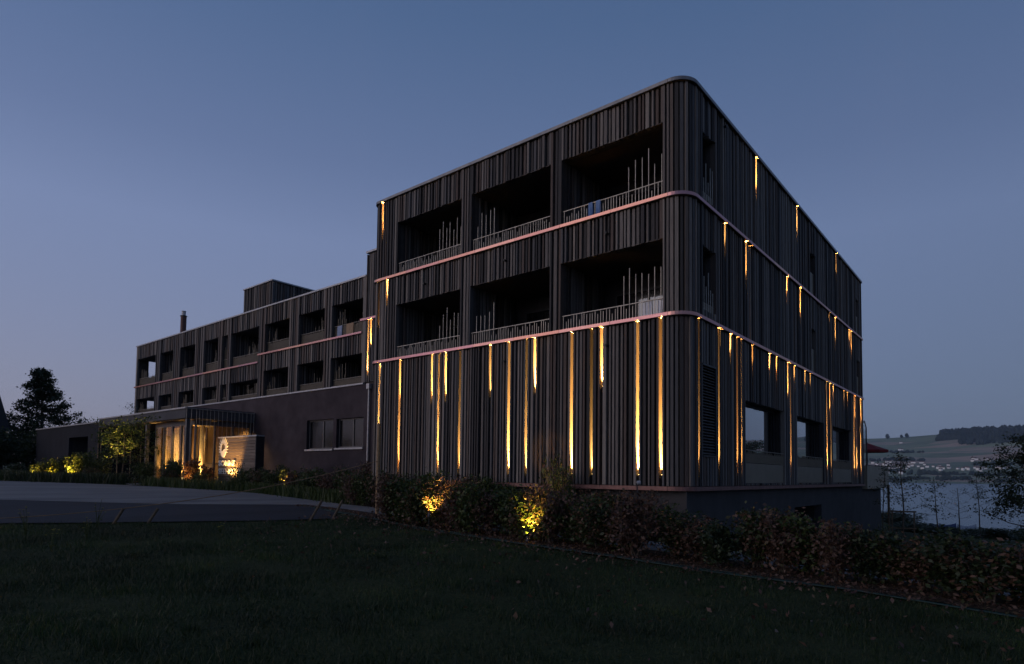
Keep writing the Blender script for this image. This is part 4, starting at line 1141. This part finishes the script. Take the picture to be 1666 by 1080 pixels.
SH = {'green': [shrub_meshes(s, LEAF_GREEN, 2300, 0.066, 0.34) for s in (1, 2, 3)], 'brown': [shrub_meshes(s, LEAF_BROWN, 2000, 0.066, 0.34) for s in (4, 5, 6)],
      'mixed': [shrub_meshes(s, LEAF_MIX, 2200, 0.066, 0.34) for s in (7, 8, 9)], 'dark': [shrub_meshes(s, LEAF_DARK, 2000, 0.07, 0.32) for s in (10, 11)],
      'lime': [shrub_meshes(s, LEAF_LIME, 1500, 0.08) for s in (12, 13)], 'red': [shrub_meshes(14, LEAF_RED, 1500, 0.08)], 'sparse': [shrub_meshes(15, LEAF_GREEN, 420, 0.075, 0.3, 9), shrub_meshes(16, LEAF_MIX, 420, 0.075, 0.3, 9)]}
count = {}
def shrub(x, y, h, w, kind, label, group=None, rz=None, name='shrub'):
    k = count.get(kind, 0); count[kind] = k + 1
    fo, st = SH[kind][k % len(SH[kind])]
    t = empty(name, (x, y, gz(x, y)), (x * 7.3 + y * 3.1) % 6.28 if rz is None else rz, label, 'shrub', group)
    link('foliage', fo, t, None, None, (w, w, h)); link('stem', st, t, None, None, (w, w, h))
    return t
# hedge along the lawn: green to the left, browning beech to the right
HEDGE = []
_hr = random.Random(29); _x = -7.2
_kinds = ['brown', 'green', 'green', 'mixed', 'green', 'mixed', 'brown', 'brown', 'green', 'brown', 'green', 'mixed', 'green', 'brown', 'green', 'green', 'mixed', 'green', 'brown', 'mixed', 'brown', 'dark', 'mixed', 'brown', 'green', 'brown', 'dark', 'mixed', 'brown', 'dark', 'mixed', 'dark', 'brown', 'dark']
for _k in _kinds:
    _t = (_x + 7.2) / 15.0
    HEDGE.append((_x, (1.32 - 0.42 * _t) * _hr.uniform(0.78, 1.18), (1.35 - 0.25 * _t) * _hr.uniform(0.85, 1.25), _k)); _x += 0.445 * _hr.uniform(0.8, 1.2)
CN = {'green': 'green leaved', 'brown': 'brown leaved beech', 'mixed': 'half green, half brown', 'dark': 'dark green'}
ORD2 = ORD + ['sixteenth', 'seventeenth', 'eighteenth', 'nineteenth', 'twentieth', 'twenty-first', 'twenty-second', 'twenty-third', 'twenty-fourth', 'twenty-fifth', 'twenty-sixth', 'twenty-seventh', 'twenty-eighth', 'twenty-ninth', 'thirtieth', 'thirty-first', 'thirty-second', 'thirty-third', 'thirty-fourth']
rng = random.Random(17)
for i, (x, h, w, k) in enumerate(HEDGE):
    shrub(x, -3.5 + rng.uniform(-0.32, 0.32), h, w, k, f'{CN[k]} shrub, {ORD2[i]} from the left in the hedge row along the lawn', 'hedge shrubs along the lawn', name='hedge_shrub')
# second line between path and facade
_hr = random.Random(31); _x = -12.2; i = 0
_k2 = ['brown', 'green', 'mixed', 'green', 'green', 'mixed', 'green', 'brown', 'green', 'green', 'mixed', 'green', 'green', 'brown', 'green', 'mixed', 'green', 'green']
for k in _k2:
    shrub(_x, -0.65 + _hr.uniform(-0.3, 0.25), _hr.uniform(1.1, 1.6) - 0.025 * i, _hr.uniform(1.1, 1.5), k, f'{CN[k]} shrub against the timber front, {ORD2[i]} from the left behind the hedge', 'shrubs against the timber front')
    _x += 0.7 * _hr.uniform(0.75, 1.25); i += 1
for (x, y, h, w, lab) in [(-3.30, -0.95, 1.95, 0.9, 'taller thin shrub before the timber front, right one of two'), (-3.75, -0.55, 2.25, 0.95, 'taller thin shrub before the timber front, left one of two'), (-3.35, -0.4, 1.7, 0.9, 'thin shrub tucked behind the two taller thin ones')]:
    shrub(x, y, h, w, 'sparse', lab, 'shrubs against the timber front')
# bed in front of the rear wing and the entrance
for (x, y, h, w, k, lab) in [
    (-13.3, 0.6, 1.6, 1.5, 'brown', 'pinkish brown shrub just left of the front block corner'), (-14.7, 0.5, 1.35, 1.4, 'mixed', 'green and brown shrub under the right hand base window'),
    (-16.0, 0.4, 1.25, 1.4, 'green', 'green shrub under the gap between the two base windows'), (-17.4, 0.4, 1.3, 1.4, 'mixed', 'green and brown shrub under the left hand base window'),
    (-18.9, 0.6, 1.25, 1.3, 'lime', 'yellow lit shrub left of the base windows with a garden light in it'), (-20.2, 0.8, 1.3, 1.3, 'dark', 'dark shrub between the yellow lit shrub and the sign wall'),
    (-21.6, 0.7, 1.25, 1.3, 'mixed', 'reddish green shrub at the right end of the sign wall'), (-23.25, 0.25, 1.5, 0.95, 'sparse', 'thin leafy shrub standing before the sign lettering'),
    (-22.6, 0.35, 1.1, 0.9, 'green', 'small green shrub before the right part of the sign wall'), (-27.2, -0.1, 1.5, 1.5, 'red', 'russet shrub lit from below left of the sign wall'),
    (-28.6, -0.6, 1.35, 1.4, 'green', 'green shrub between the russet shrub and the entrance corner'), (-29.6, -0.2, 1.5, 1.5, 'dark', 'dark round shrub before the entrance glass'),
    (-26.3, 0.3, 1.2, 0.9, 'red', 'small russet shrub touching the left edge of the sign wall'),
    (-32.2, -0.8, 1.3, 1.5, 'dark', 'dark shrub at the foot of the lit maple'), (-38.6, -4.0, 1.1, 1.3, 'lime', 'leftmost lit shrub in the bed before the annex'),
    (-38.7, -3.2, 1.5, 1.3, 'lime', 'second lit shrub from the left in the bed before the annex'), (-37.5, -2.5, 1.7, 1.5, 'lime', 'tallest lit shrub in the bed before the annex opening'),
    (-38.6, -2.6, 1.5, 1.8, 'dark', 'dark shrub between the lit shrubs before the annex'), (-36.7, -1.6, 1.7, 1.9, 'green', 'green shrub between the tallest lit shrub and the maple'),
    (-39.8, -4.6, 1.0, 1.6, 'dark', 'low dark shrub at the left end of the annex bed')]:
    shrub(x, y, h, w, k, lab)
_fill = [(-37.2, -4.6, 0.5, 1.2, 'green'), (-36.3, -4.2, 0.5, 1.2, 'mixed'), (-35.6, -3.6, 0.55, 1.2, 'green'), (-35.2, -2.4, 0.9, 1.3, 'mixed'), (-34.6, -3.2, 0.5, 1.2, 'dark'), (-33.0, -2.6, 0.6, 1.2, 'green'), (-31.6, -1.9, 0.7, 1.1, 'mixed'), (-31.3, -0.9, 1.2, 1.2, 'green'),
         (-27.9, -0.9, 0.9, 1.2, 'mixed'), (-26.0, -0.3, 0.8, 1.1, 'green'), (-25.3, 0.0, 0.6, 0.9, 'mixed'), (-22.2, 0.0, 0.9, 1.2, 'green'), (-20.9, 0.3, 1.0, 1.3, 'mixed'), (-19.6, 0.3, 1.0, 1.3, 'green'), (-18.1, 0.1, 1.05, 1.3, 'brown'), (-16.7, 0.0, 1.0, 1.3, 'green'), (-15.3, 0.1, 1.1, 1.3, 'brown'), (-14.0, 0.1, 1.2, 1.3, 'green'), (-12.9, 0.2, 1.3, 1.3, 'mixed')]
for i, (x, y, h, w, k) in enumerate(_fill):
    shrub(x, y, h, w, k, f'{CN[k]} filler shrub, {ORD2[i]} from left in the entrance and sign beds', 'filler shrubs in the entrance beds')
# low edging plants, uncountable
def edging(name, pts, n, size, h, mat, label, width):
    rg = np.random.default_rng(len(pts) + n)
    segs = [(np.array(a), np.array(b)) for a, b in zip(pts[:-1], pts[1:])]
    lens = np.array([np.linalg.norm(b - a) for a, b in segs]); pr = lens / lens.sum()
    si = rg.choice(len(segs), n, p=pr); t = rg.uniform(0, 1, n)
    c = np.array([segs[i][0] * (1 - q) + segs[i][1] * q for i, q in zip(si, t)]) + rg.normal(size=(n, 2)) * width
    zz = np.array([gz(x, y) for x, y in c]); lean = rg.normal(size=(n, 2)) * 0.12; hh = h * rg.uniform(0.5, 1.25, n)
    a = rg.uniform(0, 2 * math.pi, n); wv = np.stack([np.cos(a), np.sin(a)], 1) * size
    v = np.empty((n, 4, 3)); v[:, 0, :2] = c - wv; v[:, 1, :2] = c + wv; v[:, 0, 2] = v[:, 1, 2] = zz
    v[:, 2, :2] = c + lean + wv * 0.25; v[:, 3, :2] = c + lean - wv * 0.25; v[:, 2, 2] = v[:, 3, 2] = zz + hh
    return tag(link(name, np_mesh(name, v.reshape(-1, 3), np.arange(4 * n).reshape(-1, 4), mat)), label, 'ground plants', kind='stuff')
edging('edging_plants', [(-40.5, -5.6), (-36.3, -5.5), (-33.2, -3.6), (-31.0, -2.0)], 7000, 0.02, 0.5, LEAF_DARK, 'low dark grassy edging along the bed before the annex', 0.38)
edging('edging_plants', [(-28.2, -1.8), (-26.9, -1.5), (-21.6, -0.1), (-18, -0.2), (-15.1, -0.4), (-12.5, -0.5)], 8000, 0.018, 0.42, LEAF_GREEN, 'low grassy edging along the bed below the sign wall', 0.28)

def tree(name, x, y, h, crown_lo, rad, label, mat, leaves, leaf, seed, conical=0.5, cat='tree', group=None, trunk=0.1, limbs=16, base=None, sag=0.0, spread=1.6):
    rr = random.Random(seed); rg = np.random.default_rng(seed)
    t = empty(name, (x, y, gz(x, y) if base is None else base), 0, label, cat, group)
    tr = MB(); pts = [(0, 0, -0.1)]; px = py = 0
    for k in range(1, 7):
        px += rr.uniform(-1, 1) * h * 0.012; py += rr.uniform(-1, 1) * h * 0.012; pts.append((px, py, h * 0.97 * k / 6))
    tr.tube(pts, [trunk * (1 - 0.9 * k / 6) + 0.006 for k in range(7)], 8)
    ends = []
    for k in range(limbs):
        f = crown_lo + (0.97 - crown_lo) * (k + rr.random()) / limbs; z = h * f
        i = min(5, int(f / 0.97 * 6)); p0 = Vector(pts[i]).lerp(Vector(pts[i + 1]), f / 0.97 * 6 - i)
        q = (f - crown_lo) / (1 - crown_lo); L_ = rad * ((1 - q) ** conical) * rr.uniform(0.7, 1.12) + 0.05 * rad; a = k * 2.4 + rr.uniform(-.5, .5)
        e = p0 + Vector((math.cos(a) * L_, math.sin(a) * L_, L_ * (0.35 - sag) + rr.uniform(-.1, .1) * L_)); mid = p0.lerp(e, 0.5) + Vector((0, 0, -0.06 * L_))
        tr.tube([p0, mid, e], [trunk * 0.34 * (1 - f * 0.6), trunk * 0.18, 0.006], 5, False)
        for j in range(4):
            s_ = p0.lerp(e, 0.35 + 0.16 * j) ; ee = s_ + Vector((rr.uniform(-1, 1), rr.uniform(-1, 1), rr.uniform(-0.3, 0.6))) * L_ * 0.42
            tr.tube([s_, ee], [trunk * 0.09, 0.004], 4, False); ends.append((np.array(s_), np.array(ee)))
        ends.append((np.array(mid), np.array(e)))
    tr.build('trunk', BARK, t)
    def sampler(g, m):
        idx = g.integers(0, len(ends), m); q = g.uniform(0.15, 1.05, m)
        A = np.array([ends[i][0] for i in idx]); B = np.array([ends[i][1] for i in idx])
        return A + (B - A) * q[:, None] + g.normal(size=(m, 3)) * leaf * spread * np.array([1, 1, 0.6])
    v, f = leaf_cloud(leaves, sampler, leaf, rg, 0.4)
    link('crown', np_mesh('crown', v, f, mat), t)
    return t
tree('maple_tree', -33.9, -1.1, 3.45, 0.25, 1.75, 'small maple lit yellow from below in front of the entrance canopy', LEAF_GREEN, 2600, 0.14, 41, 0.25, trunk=0.06, limbs=18)
tree('broadleaf_tree', -74.0, 4.6, 11.2, 0.08, 6.0, 'big dark pyramid shaped tree behind the low annex', LEAF_DARK, 13000, 0.26, 42, 1.15, trunk=0.26, limbs=52, spread=1.0, sag=0.12)
tree('broadleaf_tree', 7.3, 26.3, 5.2, 0.10, 2.9, 'large dense tree cut by the right edge above the lake', LEAF_DARK, 14000, 0.13, 43, 0.35, trunk=0.14, limbs=32)
tree('young_tree', 2.2, 17.95, 3.75, 0.30, 0.95, 'young staked tree with sparse leaves nearest the building corner', LEAF_DARK, 900, 0.085, 44, 0.6, group='young trees above the lake', trunk=0.035, limbs=15)
tree('young_tree', 3.4, 18.9, 2.7, 0.32, 0.55, 'thin young tree just right of the staked one', LEAF_DARK, 380, 0.08, 45, 0.4, group='young trees above the lake', trunk=0.025, limbs=10)
tree('young_tree', 1.15, 19.6, 3.4, 0.3, 0.5, 'young tree half hidden beside the concrete corner', LEAF_DARK, 380, 0.08, 48, 0.4, group='young trees above the lake', trunk=0.025, limbs=10)
tree('young_tree', 3.85, 23.2, 2.55, 0.35, 0.7, 'nearly bare sapling standing against the lake', LEAF_DARK, 90, 0.05, 46, 0.5, group='young trees above the lake', trunk=0.03, limbs=16)
tree('young_tree', 4.1, 36.0, 4.4, 0.5, 1.1, 'slim bare stemmed tree with wide thin crown left of the big tree', LEAF_DARK, 700, 0.085, 47, 0.5, group='young trees above the lake', trunk=0.04, limbs=12)
tree('roof_sapling', -43.7, 2.6, 0.95, 0.3, 0.55, 'small plant poking up above the canopy roof', LEAF_DARK, 60, 0.11, 49, 0.4, cat='plant', trunk=0.02, limbs=8, base=4.1)

def post(name, x, y, h, r, mat, label, cat, lean=(0, 0), group=None, base=-0.3):
    z = gz(x, y)
    k = base / h; m = MB(); m.tube([(lean[0] * k, lean[1] * k, base), (0, 0, 0), (lean[0], lean[1], h)], r, 8)
    o = m.build(name, mat); o.location = (x, y, z)
    return tag(o, label, cat, group)
# tree support frame and single stake
sf = empty('tree_support_frame', (2.2, 17.9, gz(2.2, 17.9)), 0.3, 'timber frame of two posts and crossbars holding the staked young tree', 'tree frame')
for x in (-0.42, 0.42):
    MB().tube([(x, 0, -0.3), (x, 0, 1.15)], 0.032, 7).build('post', STAKEWOOD, sf)
MB().box(-0.5, 0.5, -0.05, -0.02, 1.08, 1.15).build('crossbar', STAKEWOOD, sf); MB().box(-0.5, 0.5, -0.05, -0.02, 0.35, 0.41).build('crossbar', STAKEWOOD, sf)
post('tree_stake', 1.55, 18.6, 2.3, 0.05, STAKEWOOD, 'dark upright stake beside the concrete corner of the building', 'stake', (0.0, 0))
# wooden pole and leaning stakes on the lawn edge
post('timber_pole', -8.74, -2.62, 2.78, 0.055, POSTWOOD, 'tall pale timber pole standing in front of the timber facade', 'pole', (0.03, -0.02))
for (x, y, lx, ly, lab) in [(-9.62, -9.40, 0.16, 0.14, 'leftmost leaning stake on the lawn edge'), (-9.43, -8.75, 0.16, 0.15, 'second leaning stake from the left on the lawn edge'),
                            (-8.25, -5.22, 0.22, 0.20, 'longer leaning stake left of the timber pole'), (-8.22, -4.55, 0.20, 0.18, 'leaning stake nearest the timber pole')]:
    post('leaning_stake', x, y, 0.36 if y < -6 else 0.55, 0.033, STAKEWOOD, lab, 'stake', (lx, ly), 'leaning stakes on the lawn edge')
def sagging(a, b, sag, n=26):
    a, b = Vector(a), Vector(b); return [a.lerp(b, k / n) - Vector((0, 0, sag * 4 * (k / n) * (1 - k / n))) for k in range(n + 1)]
tag(MB().tube(sagging((-8.70, -2.66, 0.66), (-12.0, -11.6, -0.88), 0.32), 0.012, 5).build('barrier_rope', simple('brown_rope', (0.22, 0.14, 0.08), 0.9)), 'brown rope stretched from the timber pole across the road to the left', 'rope')
HOSE = simple('green_hose', (0.006, 0.032, 0.03), 0.6)
hp = [(-13.1, -2.5), (-11.6, -2.85), (-9.5, -3.2), (-7.4, -3.5), (-5.6, -3.85), (-3.8, -3.95), (-1.9, -4.25), (0.2, -4.15), (2.2, -4.25), (4.2, -4.3), (6.2, -4.45), (8.5, -4.5)]
for k, off in enumerate((0.0, 0.22)):
    tag(MB().tube([(x + off, y - off * (0.8 + 0.3 * math.sin(x)), gz(x, y - off) + 0.035 + 0.012 * math.sin(x * 3 + k)) for x, y in hp], 0.012, 6).build('garden_hose', HOSE),
        ['green garden hose along the hedge foot, the line nearer the shrubs', 'green garden hose along the hedge foot, the line nearer the lawn'][k], 'hose', 'garden hoses along the hedge')
tag(MB().tube([(0, 0, 0), (0, 0, 0.012)], 0.32, 18).build('manhole_cover', ZINC), 'round pale drain cover in the forecourt', 'drain cover').location = (-20.9, -3.9, gz(-20.9, -3.9) + 0.02)

# garden lights
def garden_light(x, y, aim, e, label, colr=(1.0, 0.58, 0.16), angle=75, z=0.08, lit=True, stick=False):
    t = empty('garden_light', (x, y, gz(x, y)), 0, label, 'garden light', None if stick else 'garden lights in the beds')
    d = Vector(aim).normalized(); p0 = Vector((0, 0, z)); 
    hb = MB().tube([p0 - d * 0.07, p0 - d * 0.004], 0.045, 10)
    if lit: hb.tube([p0 - d * 0.004, p0 + d * 0.035], 0.045, 12, False)
    hb.build('housing', DARKMETAL if not stick else ZINC, t)
    MB().tube([(0, 0, -0.1), tuple(p0 - d * 0.07)], 0.012 if not stick else 0.014, 6).build('spike', DARKMETAL, t)
    MB().tube([p0, p0 + d * 0.006], 0.038, 10).build('lens', LENS if lit else ZINC, t)
    if lit:
        dd = spot_data('garden_beam', e, angle, 0.7, colr, 0.03, None)
        o = bpy.data.objects.new('garden_beam', dd); o.location = p0 + d * 0.02; o.rotation_euler = d.to_track_quat('-Z', 'Y').to_euler(); o.parent = t; col.objects.link(o)
GC = (1.0, 0.66, 0.12)
garden_light(-38.4, -4.35, (-.2, .35, 1), 200, 'garden light in the leftmost lit shrub before the annex', GC)
garden_light(-38.5, -3.6, (-.2, .35, 1), 350, 'garden light in the second lit shrub before the annex', GC)
garden_light(-37.3, -2.95, (-.2, .4, 1), 600, 'garden light in the tallest lit shrub before the annex', GC)
garden_light(-34.6, -1.75, (.12, .22, 1), 2200, 'garden light under the maple in front of the entrance', GC, 52)
garden_light(-27.0, -0.7, (-.2, .5, 1), 160, 'garden light under the russet shrub left of the sign')
garden_light(-24.75, 0.34, (-.20, .34, 1), 1100, 'garden light shining up the sign lettering', (1.0, 0.52, 0.13), 78)
garden_light(-18.7, 0.15, (-.1, .4, 1), 1300, 'garden light in the yellow shrub right of the sign')
garden_light(-4.95, -4.0, (.0, .30, 1), 400, 'garden light in the hedge shrub nearest the timber pole', (1.0, 0.52, 0.10), 115, 0.42)
garden_light(-1.8, -4.08, (-.06, .26, 1), 520, 'garden light low in the hedge below the leafy glow on the timber', (1.0, 0.66, 0.07), 72, 0.14)
garden_light(-2.05, -3.1, (-.50, .80, .37), 420, 'garden light behind the hedge throwing a leafy glow on the timber front', (1.0, 0.52, 0.18), 22, 0.5)
garden_light(0.15, -2.75, (0.5, 0.5, 0.1), 0, 'unlit garden spotlight on a tall thin stake before the plinth', z=1.42, lit=False, stick=True)

# lawn, weeds, leaf litter
def grass():
    rg = np.random.default_rng(77); N = 150000
    P0 = np.array([6.43, -14.63])
    r = 4.0 + 17.0 * rg.uniform(0, 1, N * 3) ** 0.72; a = rg.uniform(-0.86, 0.86, N * 3)
    fw = np.array([-0.6362, 0.7715]); rt = np.array([0.7715, 0.6362])
    c = P0 + (fw * np.cos(a)[:, None] + rt * np.sin(a)[:, None]) * r[:, None]
    edge_x = np.interp(c[:, 1], [-11.3, -9.75, -8.0, -6.0, -4.4, -3.4], [-10.6, -9.9, -9.25, -8.55, -8.3, -8.6])
    top = np.interp(c[:, 0], [-9.4, -7.5, -4.5, -1.7, 1, 5, 9.5], [-3.25, -3.4, -3.8, -4.4, -4.3, -4.4, -4.65])
    keep = (c[:, 1] < top + rg.normal(size=len(c)) * 0.06) & (c[:, 0] > edge_x + rg.normal(size=len(c)) * 0.05)
    c = c[keep][:N]; n = len(c)
    zz = np.array([gz(x, y) for x, y in c]); clump = 0.6 + 0.8 * (np.sin(c[:, 0] * 2.1 + np.sin(c[:, 1] * 1.7) * 2) * np.cos(c[:, 1] * 2.7 + c[:, 0]) * 0.5 + 0.5)
    tk = rg.integers(0, n, 170); tz = []          # taller tussocks and weeds among the mown grass
    big = np.zeros(n, bool)
    for q in tk:
        m_ = rg.choice(n, 70); c[m_] = c[q] + rg.normal(size=(70, 2)) * rg.uniform(0.05, 0.22); big[m_] = True
    zz = np.array([gz(x, y) for x, y in c])
    h = 0.052 * clump * rg.uniform(0.5, 1.5, n); h[big] *= rg.uniform(1.1, 2.2, big.sum()); a = rg.uniform(0, 2 * math.pi, n); w = np.stack([np.cos(a), np.sin(a)], 1) * 0.0045
    ln = rg.normal(size=(n, 2)) * 0.035
    v = np.empty((n, 3, 3)); v[:, 0, :2] = c - w; v[:, 1, :2] = c + w; v[:, 0, 2] = v[:, 1, 2] = zz - 0.01; v[:, 2, :2] = c + ln; v[:, 2, 2] = zz + h
    return np_mesh('lawn_grass', v.reshape(-1, 3), np.arange(3 * n).reshape(-1, 3), leaf_mat('grass_blades', [(0.0, (0.011, 0.028, 0.008)), (0.6, (0.024, 0.050, 0.014)), (0.92, (0.045, 0.070, 0.020)), (1.0, (0.09, 0.075, 0.035))], 0.5, 0.55))
tag(link('lawn_grass', grass()), 'short dark lawn grass across the foreground', 'grass', kind='stuff')
def litter():
    rg = np.random.default_rng(5); n = 3600
    x = rg.uniform(-12.6, 8.5, n); y = -3.4 - 0.12 * (x + 8).clip(0, 9) * 0.5 + rg.normal(size=n) * 0.55
    m_ = rg.uniform(size=n) < 0.22; y[m_] -= np.abs(rg.normal(size=m_.sum())) * 2.4
    k = (y < -2.75) & ~((x < -9.0) & (y < -3.2)); x, y = x[k], y[k]
    c = np.stack([x, y, np.array([gz(a, b) for a, b in zip(x, y)]) + 0.06], 1)
    v, f = leaf_cloud(len(c), lambda g, m: c, 0.075, rg, 1.2)
    return np_mesh('leaf_litter', v, f, LEAF_BROWN)
tag(link('leaf_litter', litter()), 'fallen brown leaves scattered under the hedge and on the lawn edge', 'fallen leaves', kind='stuff')
YELLOW = simple('yellow_petals', (0.50, 0.42, 0.05), 0.7)
def weed(x, y, h, seed, label):
    rr = random.Random(seed); t = empty('flowering_weed', (x, y, gz(x, y)), 0, label, 'wildflower', 'yellow wildflowers on the lawn')
    m = MB(); fl = MB()
    for k in range(7):
        a = rr.uniform(0, 6.28); s_ = rr.uniform(0.05, 0.3) * h; e = Vector((math.cos(a) * s_, math.sin(a) * s_, h * rr.uniform(0.55, 1.05)))
        m.tube([(0, 0, 0), (e.x * .4, e.y * .4, e.z * .55), e], [0.006, 0.004, 0.003], 4, False)
        for j in range(3):
            b = Vector((0, 0, 0)).lerp(e, rr.uniform(0.2, 0.7)); q = Vector((rr.uniform(-1, 1), rr.uniform(-1, 1), 0.3)) * 0.06
            m.quad(b, b + q * .5 + Vector((0, 0.014, 0)), b + q, b + q * .5 - Vector((0, 0.014, 0)))
        for j in range(5):
            b = 2 * math.pi * j / 5; fl.quad(e, e + Vector((math.cos(b) * .012, math.sin(b) * .012, .006)), e + Vector((math.cos(b + .5) * .026, math.sin(b + .5) * .026, .004)), e + Vector((math.cos(b + 1) * .012, math.sin(b + 1) * .012, .006)))
    m.build('stem', LEAF_GREEN, t); fl.build('flower', YELLOW, t)
for i, (x, y, h, lab) in enumerate([(-9.05, -9.9, 0.62, 'tallest yellow wildflower, just left of the leaning stakes'), (-8.3, -11.3, 0.6, 'yellow wildflower at the far left of the lawn'), (-7.3, -10.6, 0.42, 'yellow wildflower in the grass below the tallest one'),
                                    (-6.3, -11.4, 0.35, 'low yellow wildflower nearest the left foreground corner'), (-8.1, -2.9, 0.35, 'low yellow wildflower at the foot of the timber pole'), (-7.0, -8.2, 0.25, 'small yellow wildflower on the middle of the lawn edge')]):
    weed(x, y, h, i + 60, lab)

# ================================================================== SMALL THINGS ON THE BALCONIES, FAR LEFT, LAKESIDE
def towel(x0, x1, y, z_top, z_bot, colr, label, group=None):
    m = MB(); n = 8; vs = []; fs = []
    for k in range(n + 1):
        u = x0 + (x1 - x0) * k / n; w = 0.018 * math.sin(k * 1.9)
        vs += [(u, y - 0.035 + w, z_bot + 0.02 * math.sin(k * 2.3)), (u, y - 0.02, z_top), (u, y + 0.02, z_top + 0.005), (u, y + 0.04 + w, z_bot + 0.1)]
    for k in range(n):
        for j in range(3): fs.append((4 * k + j, 4 * k + 4 + j, 4 * k + 5 + j, 4 * k + 1 + j))
    m.poly(vs, fs); o = m.build('towel', simple('towel_cloth', colr, 0.95, vary=0.1)); return tag(o, label, 'towel', group)
towel(-2.97, -2.83, 0.06, 8.02, 7.60, (0.16, 0.26, 0.48), 'blue towel on the top floor railing, left one of the pair')
towel(-2.72, -2.58, 0.06, 8.02, 7.62, (0.18, 0.28, 0.50), 'blue towel on the top floor railing, right one of the pair')
towel(-1.26, -1.02, 0.10, 4.915, 4.46, (0.80, 0.78, 0.80), 'white towel on the right hand loggia railing, left one of the pair')
towel(-0.84, -0.68, 0.10, 4.915, 4.46, (0.82, 0.80, 0.82), 'white towel on the right hand loggia railing, right one of the pair')
towel(-23.75, -23.3, YR + 0.16, 8.63, 8.0, (0.30, 0.35, 0.48), 'pale blue towel on the rear wing railing nearest the tower')
towel(-22.9, -22.25, YR + 0.16, 8.65, 7.98, (0.36, 0.24, 0.15), 'brown towel on the rear wing railing nearest the tower')

barn = empty('steep_roofed_house', (-80, -2, gz(-80, -2)), 0, 'dark house with steep roof at the left picture edge', 'house')
m = MB(); m.poly([(-9, -4.0, 4.3), (8.6, -4.0, 4.3), (8.6, 3.3, 4.3), (-9, 3.3, 4.3), (-9, -0.35, 17.0), (8.6, -0.35, 17.0)], [(0, 1, 5, 4), (2, 3, 4, 5), (0, 4, 3), (1, 2, 5), (0, 3, 2, 1)])
m.build('roof', simple('slate_roof', (0.03, 0.03, 0.036), 0.8), barn)
MB().box(-8.7, 8.3, -3.6, 2.9, -1, 4.28).build('wall', DARKWOOD, barn)
rng = random.Random(9)
for i, (x, y, h, w, lab) in enumerate([(-66, -3.5, 4.2, 5, 'dark bush left of the annex, nearest the road'), (-67, -1, 4.6, 5, 'dark bush before the steep roofed house, second from the annex'), (-66, 1.5, 4.0, 5, 'dark bush touching the left wall of the annex'),
                                       (-62, -7, 3.2, 4.5, 'dark bush at the left picture edge beside the road'), (-70, -6, 4.5, 6, 'tall dark bush before the steep roofed house'),
                                       (-88, -12, 6.5, 12, 'broad dark thicket farthest left behind the road'), (-92, 4, 6, 12, 'broad dark thicket behind the steep roofed house'), (-86, 14, 5.5, 12, 'broad dark thicket behind the big tree')]):
    shrub(x, y, h, w, 'dark', lab, 'dark bushes at the left edge', name='dark_bush')
for i, (x, y, h, w) in enumerate([(2.6, 27.5, 0.5, 2.2), (5.2, 30, 0.7, 2.6), (0.6, 33, 0.7, 2.4), (2.6, 36, 0.8, 3), (7.5, 33, 1.1, 3.2), (4.6, 41, 0.9, 3.6), (0.0, 42, 0.9, 3.4), (8.5, 24, 1.2, 2.4), (-1.5, 50, 1.1, 5), (3, 54, 1.1, 5), (7, 50, 1.6, 5), (-4, 62, 1.3, 6), (1.5, 68, 1.3, 6.5), (6.5, 66, 1.8, 6.5), (7.5, 20, 0.9, 2.0), (-6, 75, 1.6, 8), (0, 80, 1.6, 9), (6, 84, 1.7, 9)]):
    shrub(x, y, h, w, 'dark', f'dark bush on the slope down to the lake, {ORD2[i]} by nearness to the building', 'dark bushes on the lake slope', name='slope_bush')
BLUE = simple('blue_tarpaulin', (0.015, 0.035, 0.11), 0.6)
PALEB = simple('pale_tarpaulin', (0.25, 0.29, 0.36), 0.6)
def boat(x, y, z, L_, mat, label, rz):
    t = empty('covered_boat', (x, y, z), rz, label, 'boat', 'covered boats by the lake')
    m = MB(); n = 10; prof = []
    for k in range(n + 1):
        u = -1 + 2 * k / n; w = (1 - abs(u) ** 2.4) * 0.32 + 0.02; prof.append((u * L_ / 2, w * L_ / 2 * 0.9, 0.55 + 0.2 * u * u))
    vs = [];
    for (x_, w, h) in prof: vs += [(x_, -w, h), (x_, -w * 0.5, 0.0), (x_, w * 0.5, 0.0), (x_, w, h)]
    fs = [(4 * k + j, 4 * k + 4 + j, 4 * k + 5 + j, 4 * k + 1 + j) for k in range(n) for j in range(3)]
    m.poly(vs, fs).build('hull', PALEB, t)
    m = MB(); vs = []
    for (x_, w, h) in prof: vs += [(x_, -w - .03, h - 0.06), (x_, 0, h + 0.55), (x_, w + .03, h - 0.06)]
    m.poly(vs, [(3 * k + j, 3 * k + 3 + j, 3 * k + 4 + j, 3 * k + 1 + j) for k in range(n) for j in range(2)]).build('cover', mat, t)
boat(0.2, 58.4, -5.15, 2.6, BLUE, 'boat under a blue cover by the lakeshore bushes, left one', 0.7)
boat(2.0, 59.5, -5.2, 2.2, PALEB, 'boat under a pale cover by the lakeshore bushes, right one', 0.9)

# ------------------------------------------------------------------ evening air between here and the far shore
haze = MB().box(-6300, 4300, -3100, 6200, -30, 330).build('haze', None)
hm = bpy.data.materials.new('haze'); hm.use_nodes = True; hm.node_tree.nodes.clear()
ho = hm.node_tree.nodes.new('ShaderNodeOutputMaterial'); hv = hm.node_tree.nodes.new('ShaderNodeVolumePrincipled')
hv.inputs['Color'].default_value = (0.62, 0.76, 1.0, 1); hv.inputs['Density'].default_value = 0.00007
hm.node_tree.links.new(hv.outputs[0], ho.inputs['Volume']); haze.data.materials.append(hm)
tag(haze, 'thin blue evening haze over the lake and the far hills', 'haze', kind='stuff')
